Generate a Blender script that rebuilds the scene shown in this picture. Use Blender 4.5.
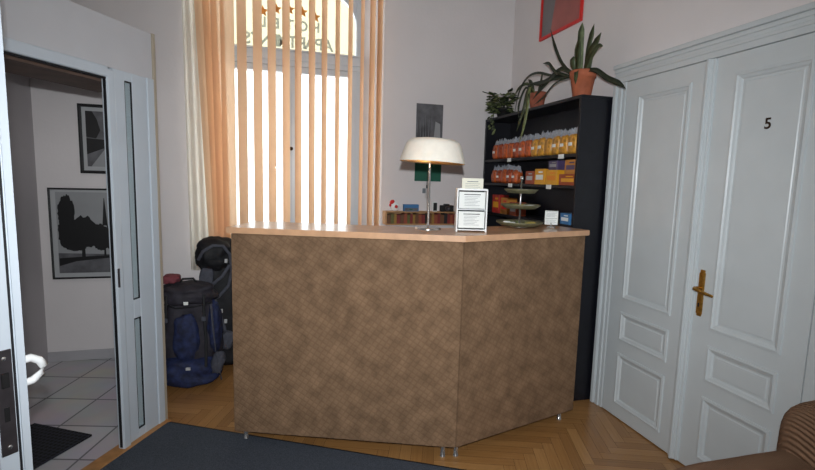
import bpy, bmesh, math, random
from math import sin, cos, pi, radians, hypot
from mathutils import Vector, Matrix, noise
random.seed(7)
for o in list(bpy.data.objects): bpy.data.objects.remove(o)
sc = bpy.context.scene
COL = sc.collection

# ---------------------------------------------------------------- camera
EYE = 1.5
cd = bpy.data.cameras.new('camera'); cam = bpy.data.objects.new('camera', cd); COL.objects.link(cam)
yaw, pitch, roll = radians(15.687), radians(6.767), radians(1.561)
fw = Vector((sin(yaw)*cos(pitch), cos(yaw)*cos(pitch), -sin(pitch)))
rt = Vector((cos(yaw), -sin(yaw), 0)); up = rt.cross(fw)
r2 = rt*cos(roll) + up*sin(roll); u2 = up*cos(roll) - rt*sin(roll)
M = Matrix((r2, u2, -fw)).transposed().to_4x4(); M.translation = (0, 0, EYE)
cam.matrix_world = M
cd.sensor_fit = 'HORIZONTAL'; cd.sensor_width = 36; cd.lens = 36*471.14/815; cd.clip_start = .03
sc.camera = cam

# ---------------------------------------------------------------- light and exposure
sc.view_settings.view_transform = 'Standard'; sc.view_settings.look = 'None'
sc.view_settings.exposure = 0.0; sc.view_settings.gamma = 1; sc.view_settings.use_curve_mapping = False
w = bpy.data.worlds.new('sky'); sc.world = w; w.use_nodes = True
bg = w.node_tree.nodes['Background']; bg.inputs[0].default_value = (.92, .96, 1, 1); bg.inputs[1].default_value = 5.4
def light(name, kind, loc, energy, color, **k):
    d = bpy.data.lights.new(name, kind); d.energy = energy; d.color = color
    o = bpy.data.objects.new(name, d); COL.objects.link(o); o.location = loc
    for a, b in k.items(): setattr(d, a, b)
    return o
fl = light('camera_flash', 'SPOT', (0.0, -.02, EYE+.14), 270, (.93, .97, 1), spot_size=radians(116), spot_blend=1.0, shadow_soft_size=.02)
fl.rotation_euler = (fw).to_track_quat('-Z', 'Y').to_euler()
po = light('window_portal', 'AREA', (.13, 4.47, 2.1), 1, (1, 1, 1), shape='RECTANGLE', size=1.25, size_y=2.5)
po.rotation_euler = (radians(-90), 0, 0); po.data.cycles.is_portal = True
cl = light('room_fill_light', 'AREA', (.2, .6, 3.18), 5, (1, .93, .84), shape='DISK', size=.5)  # added fill light over the room, no lamp known there

vl = light('vestibule_fill_light', 'AREA', (-1.35, 3.1, 2.17), 2.3, (1, .96, .92), shape='DISK', size=.25)  # added to brighten the dark vestibule, source invented

# ---------------------------------------------------------------- materials
def S(c):  # sRGB 0-255 to linear
    return tuple(((v/255+.055)/1.055)**2.4 if v/255 > .04045 else v/255/12.92 for v in c) + (1,)
def new_mat(name, rgb, rough=.5, metal=0, spec=.5, noise_amt=0, nscale=8, bump=0, bscale=60, coat=0, emis=None, estr=0):
    m = bpy.data.materials.new(name); m.use_nodes = True
    nt = m.node_tree; p = nt.nodes['Principled BSDF']
    c = S(rgb); p.inputs['Base Color'].default_value = c
    p.inputs['Roughness'].default_value = rough; p.inputs['Metallic'].default_value = metal
    p.inputs['Specular IOR Level'].default_value = spec; p.inputs['Coat Weight'].default_value = coat
    tc = nt.nodes.new('ShaderNodeTexCoord')
    n = nt.nodes.new('ShaderNodeTexNoise'); n.inputs['Scale'].default_value = nscale; n.inputs['Detail'].default_value = 5
    nt.links.new(tc.outputs['Object'], n.inputs['Vector'])
    r = nt.nodes.new('ShaderNodeValToRGB'); k = max(noise_amt, .02)
    r.color_ramp.elements[0].position = .3; r.color_ramp.elements[1].position = .7
    r.color_ramp.elements[0].color = tuple(v*(1-k) for v in c[:3]) + (1,)
    r.color_ramp.elements[1].color = tuple(min(1, v*(1+k)) for v in c[:3]) + (1,)
    nt.links.new(n.outputs['Fac'], r.inputs[0]); nt.links.new(r.outputs[0], p.inputs['Base Color'])
    if bump:
        n2 = nt.nodes.new('ShaderNodeTexNoise'); n2.inputs['Scale'].default_value = bscale; n2.inputs['Detail'].default_value = 4
        nt.links.new(tc.outputs['Object'], n2.inputs['Vector'])
        b = nt.nodes.new('ShaderNodeBump'); b.inputs['Strength'].default_value = bump; b.inputs['Distance'].default_value = .01
        nt.links.new(n2.outputs['Fac'], b.inputs['Height']); nt.links.new(b.outputs[0], p.inputs['Normal'])
    if emis:
        p.inputs['Emission Color'].default_value = S(emis); p.inputs['Emission Strength'].default_value = estr
    return m
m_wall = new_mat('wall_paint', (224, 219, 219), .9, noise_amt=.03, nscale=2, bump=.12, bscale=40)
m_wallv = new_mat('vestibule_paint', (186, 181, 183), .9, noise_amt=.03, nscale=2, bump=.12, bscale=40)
m_ceil = new_mat('ceiling_paint', (215, 212, 206), .95)
m_door = new_mat('white_gloss_paint', (197, 204, 207), .36, noise_amt=.03, nscale=5, bump=.05, bscale=25, coat=.2)
m_pvc = new_mat('white_pvc', (198, 207, 216), .34, coat=.25)
m_board = new_mat('header_board', (196, 196, 200), .6)
m_gasket = new_mat('black_gasket', (16, 17, 22), .6)
m_brown = new_mat('brown_soffit_wood', (104, 84, 74), .6, noise_amt=.2, nscale=12)
m_thresh = new_mat('oak_threshold', (170, 122, 72), .4, noise_amt=.2, nscale=20)
m_tan = new_mat('tan_edge_strip', (176, 164, 146), .5)
m_brass = new_mat('aged_brass', (186, 140, 66), .33, metal=.85, noise_amt=.25, nscale=60)
m_brassd = new_mat('dark_brass', (70, 46, 26), .4, metal=.7)
m_steel = new_mat('lock_steel', (84, 80, 84), .4, metal=.7, noise_amt=.15, nscale=40)
m_chrome = new_mat('chrome', (215, 215, 215), .18, metal=.9)
m_dark = new_mat('near_black', (14, 14, 16), .6)
m_num = new_mat('bronze_numeral', (52, 38, 28), .4, metal=.4)
m_black = new_mat('black_laminate', (11, 12, 21), .45, noise_amt=.3, nscale=25)
m_slab = new_mat('beech_laminate', (204, 160, 124), .3, noise_amt=.12, nscale=14, coat=.25)
m_cream = new_mat('cream_enamel', (244, 236, 214), .35, coat=.2)
m_white = new_mat('white_plastic', (238, 240, 240), .35)
m_paper = new_mat('white_paper', (232, 235, 232), .8)
m_ink = new_mat('grey_print', (120, 126, 130), .8)
m_terra = new_mat('terracotta', (172, 96, 66), .8, noise_amt=.22, nscale=14, bump=.15)
m_terrad = new_mat('dusty_terracotta', (150, 84, 64), .85, noise_amt=.3, nscale=18, bump=.15)
m_soil = new_mat('soil', (44, 34, 28), 1)
m_leaf = new_mat('leaf_green', (66, 76, 48), .45, noise_amt=.4, nscale=30)
m_leafd = new_mat('dark_leaf', (38, 48, 34), .45, noise_amt=.35, nscale=30)
m_leafl = new_mat('pale_leaf', (112, 122, 78), .5, noise_amt=.3, nscale=40)
m_red = new_mat('red_frame', (212, 42, 38), .45)
m_pgrey = new_mat('print_grey', (122, 120, 122), .5, noise_amt=.1)
m_pred = new_mat('print_dull_red', (168, 98, 92), .5, noise_amt=.15, nscale=6)
m_navy = new_mat('navy_nylon', (25, 35, 70), .75, noise_amt=.6, nscale=26, bump=.9, bscale=14)
m_grape = new_mat('charcoal_purple_nylon', (40, 37, 46), .75, noise_amt=.3, nscale=20, bump=.9, bscale=14)
m_blackn = new_mat('black_nylon', (11, 12, 18), .7, noise_amt=.4, nscale=20, bump=.9, bscale=14)
m_greyn = new_mat('grey_mesh_strap', (70, 72, 82), .8, noise_amt=.2, nscale=50)
m_pink = new_mat('faded_red_cloth', (120, 58, 66), .85)
m_blue = new_mat('blue_card', (60, 118, 170), .5, noise_amt=.1)
m_orange = new_mat('orange_paint', (226, 140, 40), .5)
m_letter = new_mat('grey_lettering', (120, 118, 104), .6)
_nt = m_letter.node_tree; _p = _nt.nodes['Principled BSDF']; _t = _nt.nodes.new('ShaderNodeBsdfTranslucent'); _t.inputs[0].default_value = (.5, .5, .45, 1)
_x = _nt.nodes.new('ShaderNodeMixShader'); _x.inputs[0].default_value = .7; _nt.links.new(_p.outputs[0], _x.inputs[1]); _nt.links.new(_t.outputs[0], _x.inputs[2]); _nt.links.new(_x.outputs[0], _nt.nodes['Material Output'].inputs[0])
m_green = new_mat('green_print', (20, 92, 72), .6)
m_photo = new_mat('photo_grey', (96, 96, 100), .5, noise_amt=.45, nscale=9)
m_photol = new_mat('photo_light_grey', (150, 152, 154), .5, noise_amt=.08, nscale=5)
m_photod = new_mat('photo_black', (18, 18, 20), .5)
m_mount = new_mat('picture_mount', (178, 180, 182), .7)
m_facade = new_mat('cream_facade', (158, 150, 124), .9, noise_amt=.03)
m_facadew = new_mat('white_facade', (250, 250, 250), .9)
m_bamboo = new_mat('pine_rack', (196, 150, 104), .55, noise_amt=.12, nscale=20)
m_wicker = new_mat('olive_wire', (112, 110, 84), .5, metal=.3, noise_amt=.2, nscale=50)

m_snake = new_mat('banded_leaf', (104, 116, 84), .5, noise_amt=.4, nscale=26)
m_skirt = new_mat('grey_skirting_tile', (176, 174, 178), .4, noise_amt=.08, nscale=6)
def glass_mat():
    m = bpy.data.materials.new('pane_glass'); m.use_nodes = True; nt = m.node_tree
    for n in list(nt.nodes): nt.nodes.remove(n)
    o = nt.nodes.new('ShaderNodeOutputMaterial'); t = nt.nodes.new('ShaderNodeBsdfTransparent'); t.inputs[0].default_value = (.94, .96, .95, 1)
    g = nt.nodes.new('ShaderNodeBsdfGlossy'); g.inputs['Roughness'].default_value = .03
    lw = nt.nodes.new('ShaderNodeLayerWeight'); lw.inputs[0].default_value = .5
    pw = nt.nodes.new('ShaderNodeMath'); pw.operation = 'POWER'; pw.inputs[1].default_value = 4; nt.links.new(lw.outputs['Facing'], pw.inputs[0])
    f = nt.nodes.new('ShaderNodeMath'); f.operation = 'MULTIPLY_ADD'; f.inputs[1].default_value = .8; f.inputs[2].default_value = .04; nt.links.new(pw.outputs[0], f.inputs[0])
    x = nt.nodes.new('ShaderNodeMixShader')
    nt.links.new(f.outputs[0], x.inputs[0]); nt.links.new(t.outputs[0], x.inputs[1]); nt.links.new(g.outputs[0], x.inputs[2]); nt.links.new(x.outputs[0], o.inputs[0])
    return m
m_glass = glass_mat()
def cloth_mat(name, rgb, trans):
    m = new_mat(name, rgb, .9, noise_amt=.04, nscale=30); nt = m.node_tree; p = nt.nodes['Principled BSDF']; o = nt.nodes['Material Output']
    t = nt.nodes.new('ShaderNodeBsdfTranslucent'); t.inputs[0].default_value = S(rgb)
    x = nt.nodes.new('ShaderNodeMixShader'); x.inputs[0].default_value = trans
    nt.links.new(p.outputs[0], x.inputs[1]); nt.links.new(t.outputs[0], x.inputs[2]); nt.links.new(x.outputs[0], o.inputs[0])
    return m
m_slat = cloth_mat('peach_blind_fabric', (234, 198, 164), .66)
m_slat2 = cloth_mat('peach_blind_bundle', (238, 204, 172), .68)
m_sheer = cloth_mat('cream_curtain', (244, 240, 230), .7)

def suede_mat():
    m = new_mat('brown_suede', (124, 99, 77), .95, noise_amt=.26, nscale=13, spec=.1); nt = m.node_tree; p = nt.nodes['Principled BSDF']
    tc = [n for n in nt.nodes if n.type == 'TEX_COORD'][0]
    rp = [n for n in nt.nodes if n.type == 'VALTORGB'][0]
    last = None
    uvn = nt.nodes.new('ShaderNodeUVMap')
    for k, rz in enumerate((radians(32), radians(-58))):
        mp = nt.nodes.new('ShaderNodeMapping'); mp.inputs['Rotation'].default_value = (0, 0, rz)
        wv = nt.nodes.new('ShaderNodeTexWave'); wv.bands_direction = 'X'; wv.inputs['Scale'].default_value = 11 if k == 0 else 11; wv.inputs['Distortion'].default_value = .25
        wv.inputs['Detail'].default_value = 2
        nt.links.new(uvn.outputs[0], mp.inputs[0]); nt.links.new(mp.outputs[0], wv.inputs[0])
        pw = nt.nodes.new('ShaderNodeMath'); pw.operation = 'POWER'; pw.inputs[1].default_value = 6
        nt.links.new(wv.outputs['Fac'], pw.inputs[0])
        if last is None: last = pw
        else:
            ad = nt.nodes.new('ShaderNodeMath'); ad.operation = 'MAXIMUM'; nt.links.new(last.outputs[0], ad.inputs[0]); nt.links.new(pw.outputs[0], ad.inputs[1]); last = ad
    mx = nt.nodes.new('ShaderNodeMix'); mx.data_type = 'RGBA'; mx.blend_type = 'MIX'
    sc_ = nt.nodes.new('ShaderNodeMath'); sc_.operation = 'MULTIPLY'; sc_.inputs[1].default_value = .22
    nt.links.new(last.outputs[0], sc_.inputs[0]); nt.links.new(sc_.outputs[0], mx.inputs[0])
    nt.links.new(rp.outputs[0], mx.inputs[6]); mx.inputs[7].default_value = S((84, 62, 44))
    nt.links.new(mx.outputs[2], p.inputs['Base Color'])
    b = nt.nodes.new('ShaderNodeBump'); b.inputs['Strength'].default_value = .35; b.inputs['Distance'].default_value = .004; b.invert = True
    nt.links.new(last.outputs[0], b.inputs['Height']); nt.links.new(b.outputs[0], p.inputs['Normal'])
    p.inputs['Sheen Weight'].default_value = .08; p.inputs['Sheen Tint'].default_value = S((190, 160, 130)); p.inputs['Sheen Roughness'].default_value = .45
    return m
m_suede = suede_mat()

def parquet_mat():
    m = bpy.data.materials.new('oak_parquet'); m.use_nodes = True; nt = m.node_tree; p = nt.nodes['Principled BSDF']
    at = nt.nodes.new('ShaderNodeAttribute'); at.attribute_name = 'tone'
    uv = nt.nodes.new('ShaderNodeUVMap'); mp = nt.nodes.new('ShaderNodeMapping'); mp.inputs['Scale'].default_value = (2.5, 60, 1)
    n = nt.nodes.new('ShaderNodeTexNoise'); n.inputs['Scale'].default_value = 1.5; n.inputs['Detail'].default_value = 6
    nt.links.new(uv.outputs[0], mp.inputs[0]); nt.links.new(mp.outputs[0], n.inputs[0])
    r = nt.nodes.new('ShaderNodeValToRGB')
    e = r.color_ramp.elements; e[0].position = 0; e[0].color = S((130, 92, 54)); e[1].position = 1; e[1].color = S((188, 144, 92))
    x = e.new(.5); x.color = S((162, 118, 70))
    nt.links.new(at.outputs['Fac'], r.inputs[0])
    mx = nt.nodes.new('ShaderNodeMix'); mx.data_type = 'RGBA'; mx.blend_type = 'MULTIPLY'; mx.inputs[0].default_value = .5
    r2_ = nt.nodes.new('ShaderNodeValToRGB'); r2_.color_ramp.elements[0].position = .3; r2_.color_ramp.elements[1].position = .7
    r2_.color_ramp.elements[0].color = (.62, .55, .46, 1); r2_.color_ramp.elements[1].color = (1.05, 1.05, 1.05, 1)
    nt.links.new(n.outputs['Fac'], r2_.inputs[0]); nt.links.new(r.outputs[0], mx.inputs[6]); nt.links.new(r2_.outputs[0], mx.inputs[7])
    nt.links.new(mx.outputs[2], p.inputs['Base Color'])
    p.inputs['Roughness'].default_value = .3; p.inputs['Coat Weight'].default_value = .25; p.inputs['Coat Roughness'].default_value = .18
    return m
m_parquet = parquet_mat()
def tile_mat(name, c1, grout, size, rot, mortar=.006, off=(0, 0, 0), rough=.4, c2=None):
    m = bpy.data.materials.new(name); m.use_nodes = True; nt = m.node_tree; p = nt.nodes['Principled BSDF']
    tc = nt.nodes.new('ShaderNodeTexCoord'); mp = nt.nodes.new('ShaderNodeMapping'); mp.inputs['Rotation'].default_value = (0, 0, rot); mp.inputs['Location'].default_value = off
    br = nt.nodes.new('ShaderNodeTexBrick'); br.offset = 0; br.inputs['Scale'].default_value = 1
    br.inputs['Brick Width'].default_value = size; br.inputs['Row Height'].default_value = size; br.inputs['Mortar Size'].default_value = mortar; br.inputs['Mortar Smooth'].default_value = .1
    c2 = c2 or tuple(int(v*.94) for v in c1)
    br.inputs['Color1'].default_value = S(c1); br.inputs['Color2'].default_value = S(c2); br.inputs['Mortar'].default_value = S(grout)
    nt.links.new(tc.outputs['Object'], mp.inputs[0]); nt.links.new(mp.outputs[0], br.inputs[0])
    n = nt.nodes.new('ShaderNodeTexNoise'); n.inputs['Scale'].default_value = 4; n.inputs['Detail'].default_value = 5; nt.links.new(tc.outputs['Object'], n.inputs[0])
    mx = nt.nodes.new('ShaderNodeMix'); mx.data_type = 'RGBA'; mx.blend_type = 'MULTIPLY'; mx.inputs[0].default_value = .35
    nt.links.new(br.outputs[0], mx.inputs[6]); nt.links.new(n.outputs['Color'], mx.inputs[7]); nt.links.new(mx.outputs[2], p.inputs['Base Color'])
    p.inputs['Roughness'].default_value = rough
    return m
m_tile = tile_mat('grey_floor_tile', (214, 210, 213), (120, 118, 122), .33, radians(15))
m_grid = tile_mat('rubber_grid', (8, 8, 12), (44, 46, 58), .026, radians(-62), .004, rough=.8)
def cord_mat():
    m = new_mat('brown_corduroy', (140, 110, 88), .95, noise_amt=.12, nscale=6, spec=.1); nt = m.node_tree; p = nt.nodes['Principled BSDF']
    tc = [n for n in nt.nodes if n.type == 'TEX_COORD'][0]
    wv = nt.nodes.new('ShaderNodeTexWave'); wv.bands_direction = 'X'; wv.inputs['Scale'].default_value = 40; wv.inputs['Distortion'].default_value = .6
    mp = nt.nodes.new('ShaderNodeMapping'); mp.inputs['Rotation'].default_value = (0, radians(20), radians(12))
    nt.links.new(tc.outputs['Object'], mp.inputs[0]); nt.links.new(mp.outputs[0], wv.inputs[0])
    b = nt.nodes.new('ShaderNodeBump'); b.inputs['Strength'].default_value = .8; b.inputs['Distance'].default_value = .008
    nt.links.new(wv.outputs['Fac'], b.inputs['Height']); nt.links.new(b.outputs[0], p.inputs['Normal'])
    return m
m_cord = cord_mat()
m_rug = new_mat('slate_blue_carpet', (72, 77, 86), 1, noise_amt=.35, nscale=220, bump=.5, bscale=300, spec=.1)
m_rubber = new_mat('black_rubber_edge', (16, 16, 20), .8)

# ---------------------------------------------------------------- mesh helpers
class MB:
    def __init__(s): s.v = []; s.f = []; s.m = []; s.sm = []; s.xf = None
    def add(s, vs, fs, m=0, smooth=False):
        b = len(s.v)
        for p in vs:
            p = Vector(p); s.v.append(s.xf @ p if s.xf else p)
        for f in fs: s.f.append([b+i for i in f]); s.m.append(m); s.sm.append(smooth)
        return s
    def box(s, x0, x1, y0, y1, z0, z1, m=0):
        vs = [(x, y, z) for z in (z0, z1) for y in (y0, y1) for x in (x0, x1)]
        return s.add(vs, [(0, 2, 3, 1), (4, 5, 7, 6), (0, 1, 5, 4), (2, 6, 7, 3), (0, 4, 6, 2), (1, 3, 7, 5)], m)
    def rbox(s, x0, x1, y0, y1, z0, z1, m=0, r=.004):   # box with chamfered edges
        vs = []; c = ((x0+x1)/2, (y0+y1)/2, (z0+z1)/2); h = ((x1-x0)/2, (y1-y0)/2, (z1-z0)/2); r = min(r, min(h)*.9)
        bm = bmesh.new(); bmesh.ops.create_cube(bm, size=2)
        for v in bm.verts: v.co = Vector((c[0]+v.co.x*h[0], c[1]+v.co.y*h[1], c[2]+v.co.z*h[2]))
        bmesh.ops.bevel(bm, geom=list(bm.edges), offset=r, segments=2, profile=.5, affect='EDGES')
        bm.verts.index_update()
        s.add([v.co.copy() for v in bm.verts], [[v.index for v in f.verts] for f in bm.faces], m); bm.free(); return s
    def prism(s, poly, z0, z1, m=0):
        n = len(poly); a = sum(poly[i][0]*poly[(i+1) % n][1]-poly[(i+1) % n][0]*poly[i][1] for i in range(n))
        if a < 0: poly = poly[::-1]
        vs = [(p[0], p[1], z0) for p in poly] + [(p[0], p[1], z1) for p in poly]
        fs = [list(range(n))[::-1], list(range(n, 2*n))] + [(i, (i+1) % n, n+(i+1) % n, n+i) for i in range(n)]
        return s.add(vs, fs, m)
    def lathe(s, prof, c=(0, 0, 0), m=0, n=28, smooth=True, sq=(1, 1)):
        vs = []; fs = []
        for r, z in prof:
            for i in range(n): a = 2*pi*i/n; vs.append((c[0]+r*cos(a)*sq[0], c[1]+r*sin(a)*sq[1], c[2]+z))
        for k in range(len(prof)-1):
            for i in range(n): j = (i+1) % n; fs.append((k*n+i, k*n+j, (k+1)*n+j, (k+1)*n+i))
        s.add(vs, fs, m, smooth)
        for k, rev in ((0, True), (len(prof)-1, False)):
            if prof[k][0] > 1e-4:
                q = [(vs[k*n+i]) for i in range(n)]; s.add(q, [list(range(n))[::-1] if rev else list(range(n))], m)
        return s
    def tube(s, pts, r, m=0, n=10, flat=1.0, side=None):
        pts = [Vector(p) for p in pts]; R = r if isinstance(r, (list, tuple)) else [r]*len(pts)
        vs = []; fs = []; ref = Vector(side) if side else Vector((0, 0, 1))
        for i, p in enumerate(pts):
            t = (pts[min(i+1, len(pts)-1)]-pts[max(i-1, 0)]).normalized()
            a = t.cross(ref)
            if a.length < 1e-3: a = t.cross(Vector((0, 1, 0)))
            a.normalize(); b = t.cross(a)
            for k in range(n): an = 2*pi*k/n; vs.append(p + a*cos(an)*R[i] + b*sin(an)*R[i]*flat)
        for i in range(len(pts)-1):
            for k in range(n): j = (k+1) % n; fs.append((i*n+k, i*n+j, (i+1)*n+j, (i+1)*n+k))
        s.add(vs, fs, m, True)
        s.add(vs[:n], [list(range(n))], m); s.add(vs[-n:], [list(range(n))[::-1]], m); return s
    def pillow(s, c, sz, m=0, pw=.5, rz=0, ry=0, rx=0, res=10, wob=0, seed=0, taper=0):
        vs = []; fs = []; idx = {}
        R = Matrix.Rotation(rz, 3, 'Z') @ Matrix.Rotation(ry, 3, 'Y') @ Matrix.Rotation(rx, 3, 'X')
        def vert(p):
            key = tuple(round(q, 4) for q in p)
            if key in idx: return idx[key]
            d = Vector(p).normalized()
            e = 2/pw; k = (abs(d.x)**e+abs(d.y)**e+abs(d.z)**e)**(-1/e); q = d*k
            if wob: q = q*(1+wob*noise.noise(d*2.3+Vector((seed*3.1, seed*1.7, seed))))
            tp = 1-taper*q.z
            q = Vector((q.x*sz[0]/2*tp, q.y*sz[1]/2*tp, q.z*sz[2]/2)); q = R @ q + Vector(c)
            idx[key] = len(vs); vs.append(q); return idx[key]
        for ax in range(3):
            for sg in (-1, 1):
                for i in range(res):
                    for j in range(res):
                        f = []
                        for a, b in ((i, j), (i+1, j), (i+1, j+1), (i, j+1)):
                            q = [0, 0, 0]; q[ax] = sg; q[(ax+1) % 3] = -1+2*a/res; q[(ax+2) % 3] = -1+2*b/res; f.append(vert(q))
                        fs.append(f if sg > 0 else f[::-1])
        return s.add(vs, fs, m, True)
    def rings(s, P, rects, m=0, cap=True):   # nested rectangles (u0,u1,v0,v1,depth) mapped by P(u,v,d): mouldings and picture frames
        vs = []; fs = []
        for (u0, u1, v0, v1, d) in rects: vs += [P(u0, v0, d), P(u1, v0, d), P(u1, v1, d), P(u0, v1, d)]
        for k in range(len(rects)-1):
            for i in range(4): j = (i+1) % 4; fs.append((k*4+i, k*4+j, k*4+4+j, k*4+4+i))
        if cap: b = (len(rects)-1)*4; fs.append((b, b+1, b+2, b+3))
        return s.add(vs, fs, m)
    def build(s, name, mats, parent=None, origin=None, fix=True):
        me = bpy.data.meshes.new(name)
        if not isinstance(mats, (list, tuple)): mats = [mats]
        if parent is not None: inv = parent_matrix(parent).inverted(); vs = [inv @ v for v in s.v]
        elif origin is not None: o_ = Vector(origin); vs = [v-o_ for v in s.v]
        else: vs = s.v
        me.from_pydata([tuple(v) for v in vs], [], s.f)
        for m_ in mats: me.materials.append(m_)
        for p, k, q in zip(me.polygons, s.m, s.sm): p.material_index = k; p.use_smooth = q
        if fix:
            bm = bmesh.new(); bm.from_mesh(me); bmesh.ops.recalc_face_normals(bm, faces=bm.faces); bm.to_mesh(me); bm.free()
        o = bpy.data.objects.new(name, me); COL.objects.link(o)
        if parent is not None: o.parent = parent
        elif origin is not None: o.location = origin
        return o
def parent_matrix(p):
    m = Matrix.Identity(4)
    while p is not None:
        m = Matrix.Translation(p.location) @ Matrix.Rotation(p.rotation_euler.z, 4, 'Z') @ m; p = p.parent
    return m
def tag(o, label, cat, group=None, kind=None):
    o['label'] = label; o['category'] = cat
    if group: o['group'] = group
    if kind: o['kind'] = kind
    return o
def thing(name, label, cat, loc, rz=0, group=None):
    o = bpy.data.objects.new(name, None); COL.objects.link(o); o.location = loc; o.rotation_euler = (0, 0, rz); o.empty_display_size = .05
    return tag(o, label, cat, group)
def struct(o, label, cat):
    tag(o, label, cat, kind='structure'); return o
def text_mesh(body, size, depth=.001):
    cu = bpy.data.curves.new('t', 'FONT'); cu.body = body; cu.size = size; cu.extrude = depth; cu.align_x = 'CENTER'; cu.offset = size*.022
    ob = bpy.data.objects.new('t', cu); COL.objects.link(ob)
    dg = bpy.context.evaluated_depsgraph_get(); me = ob.evaluated_get(dg).to_mesh()
    vs = [v.co.copy() for v in me.vertices]; fs = [list(p.vertices) for p in me.polygons]
    ob.evaluated_get(dg).to_mesh_clear(); bpy.data.objects.remove(ob); return vs, fs

# ================================================================ SETTING
XR, YW, XL, YB, ZC = 2.14, 4.15, -1.72, -2.6, 3.45
WX0, WX1, WZ0, WZ1 = -.66, .91, .86, 3.2      # window opening at the room face
# parquet: herringbone of real planks
def build_floor():
    w_, n_ = .062, 6; rot = Matrix.Rotation(radians(-20), 2)
    vs = []; fs = []; tone = []; uvs = []
    g = .0006; N = 70
    for i in range(-N, N):
        for j in range(-N, N):
            t = (i-j) % (2*n_)
            if t == 0: x0, x1, y0, y1, hz = i, i+n_, j, j+1, True
            elif t == 2*n_-1: x0, x1, y0, y1, hz = i, i+1, j, j+n_, False
            else: continue
            c = rot @ Vector(((x0+x1)/2*w_, (y0+y1)/2*w_)) + Vector((.2, .75))
            if not (XL-.25 < c.x < XR+.2 and YB-.1 < c.y < YW+.2): continue
            b = len(vs)
            for a, d in ((x0*w_+g, y0*w_+g), (x1*w_-g, y0*w_+g), (x1*w_-g, y1*w_-g), (x0*w_+g, y1*w_-g)):
                p = rot @ Vector((a, d)) + Vector((.2, .75)); vs.append((p.x, p.y, 0))
            fs.append((b, b+1, b+2, b+3)); tn = min(1, max(0, random.gauss(.5, .13))); tone.append(tn)
            o1, o2 = random.random()*9, random.random()*9; L = n_*w_
            uvs.append([(o1, o2), (o1+L, o2), (o1+L, o2+w_), (o1, o2+w_)] if hz else [(o1, o2+w_), (o1, o2), (o1+L, o2), (o1+L, o2+w_)])
    b = len(vs); vs += [(XL-.3, YB-.2, -.002), (XR+.3, YB-.2, -.002), (XR+.3, YW+.3, -.002), (XL-.3, YW+.3, -.002)]
    fs.append((b, b+1, b+2, b+3)); tone.append(0); uvs.append([(0, 0)]*4)
    me = bpy.data.meshes.new('floor'); me.from_pydata(vs, [], fs); me.materials.append(m_parquet); me.materials.append(m_soil)
    me.polygons[len(fs)-1].material_index = 1
    ul = me.uv_layers.new(name='UVMap'); at = me.attributes.new('tone', 'FLOAT', 'FACE')
    for k, p in enumerate(me.polygons):
        at.data[k].value = tone[k]
        for q, li in enumerate(p.loop_indices): ul.data[li].uv = uvs[k][q]
    o = bpy.data.objects.new('floor', me); COL.objects.link(o); return o
struct(build_floor(), 'honey oak herringbone parquet floor', 'floor')

mb = MB(); mb.box(XL-.2, XR+.2, YB-.2, YW+.2, ZC, ZC+.1)
struct(mb.build('ceiling', m_ceil), 'plain pale plaster ceiling', 'ceiling')
mb = MB(); mb.box(XR, XR+.2, YB-.2, YW+.45, -.02, ZC)
struct(mb.build('wall_right', m_wall), 'pale grey wall behind the black shelf and double door', 'wall')
mb = MB(); mb.box(XL-.2, XL, YB-.2, YW+.45, -.02, ZC)
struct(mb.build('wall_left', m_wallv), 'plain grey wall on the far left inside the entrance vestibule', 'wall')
mb = MB(); mb.box(XL-.2, XR+.2, YB-.2, YB, -.02, ZC)
struct(mb.build('wall_back', m_wall), 'plain grey wall behind the viewer', 'wall')
# window wall with splayed reveal
GX0, GX1, YG = -.50, .77, 4.42
mb = MB()
mb.box(XL, WX0, YW, YW+.45, -.02, ZC); mb.box(WX1, XR, YW, YW+.45, -.02, ZC)
mb.box(WX0, WX1, YW, YW+.45, -.02, WZ0); mb.box(WX0, WX1, YW, YW+.45, WZ1, ZC)
mb.prism([(WX0, YW+.001), (GX0, YG), (GX0, YW+.45), (WX0, YW+.45)], WZ0-.012, WZ1)
mb.prism([(WX1, YW+.001), (GX1, YG), (GX1, YW+.45), (WX1, YW+.45)], WZ0-.012, WZ1)
struct(mb.build('wall_window', m_wall), 'grey wall with the deep window niche', 'wall')

# window
win = bpy.data.objects.new('window_1', None); COL.objects.link(win); win.location = (.13, YG+.03, WZ0)
struct(win, 'tall white casement window with two lower sashes and an arched lettered pane above', 'window')
mb = MB()
fy0, fy1 = YG-.01, YG+.07
mb.rbox(GX0, GX0+.06, fy0, fy1, WZ0, WZ1); mb.rbox(GX1-.06, GX1, fy0, fy1, WZ0, WZ1)
mb.rbox(GX0, GX1, fy0, fy1, WZ0, WZ0+.08); mb.rbox(GX0, GX1, fy0, fy1, WZ1-.06, WZ1)
mb.rbox(GX0, GX1, fy0-.03, fy1, 2.50, 2.575); mb.rbox(GX0, GX1, fy0-.015, fy1, 2.455, 2.505)
mb.box(GX0, GX1, fy0-.04, fy1, 2.575, 2.59)
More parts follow.
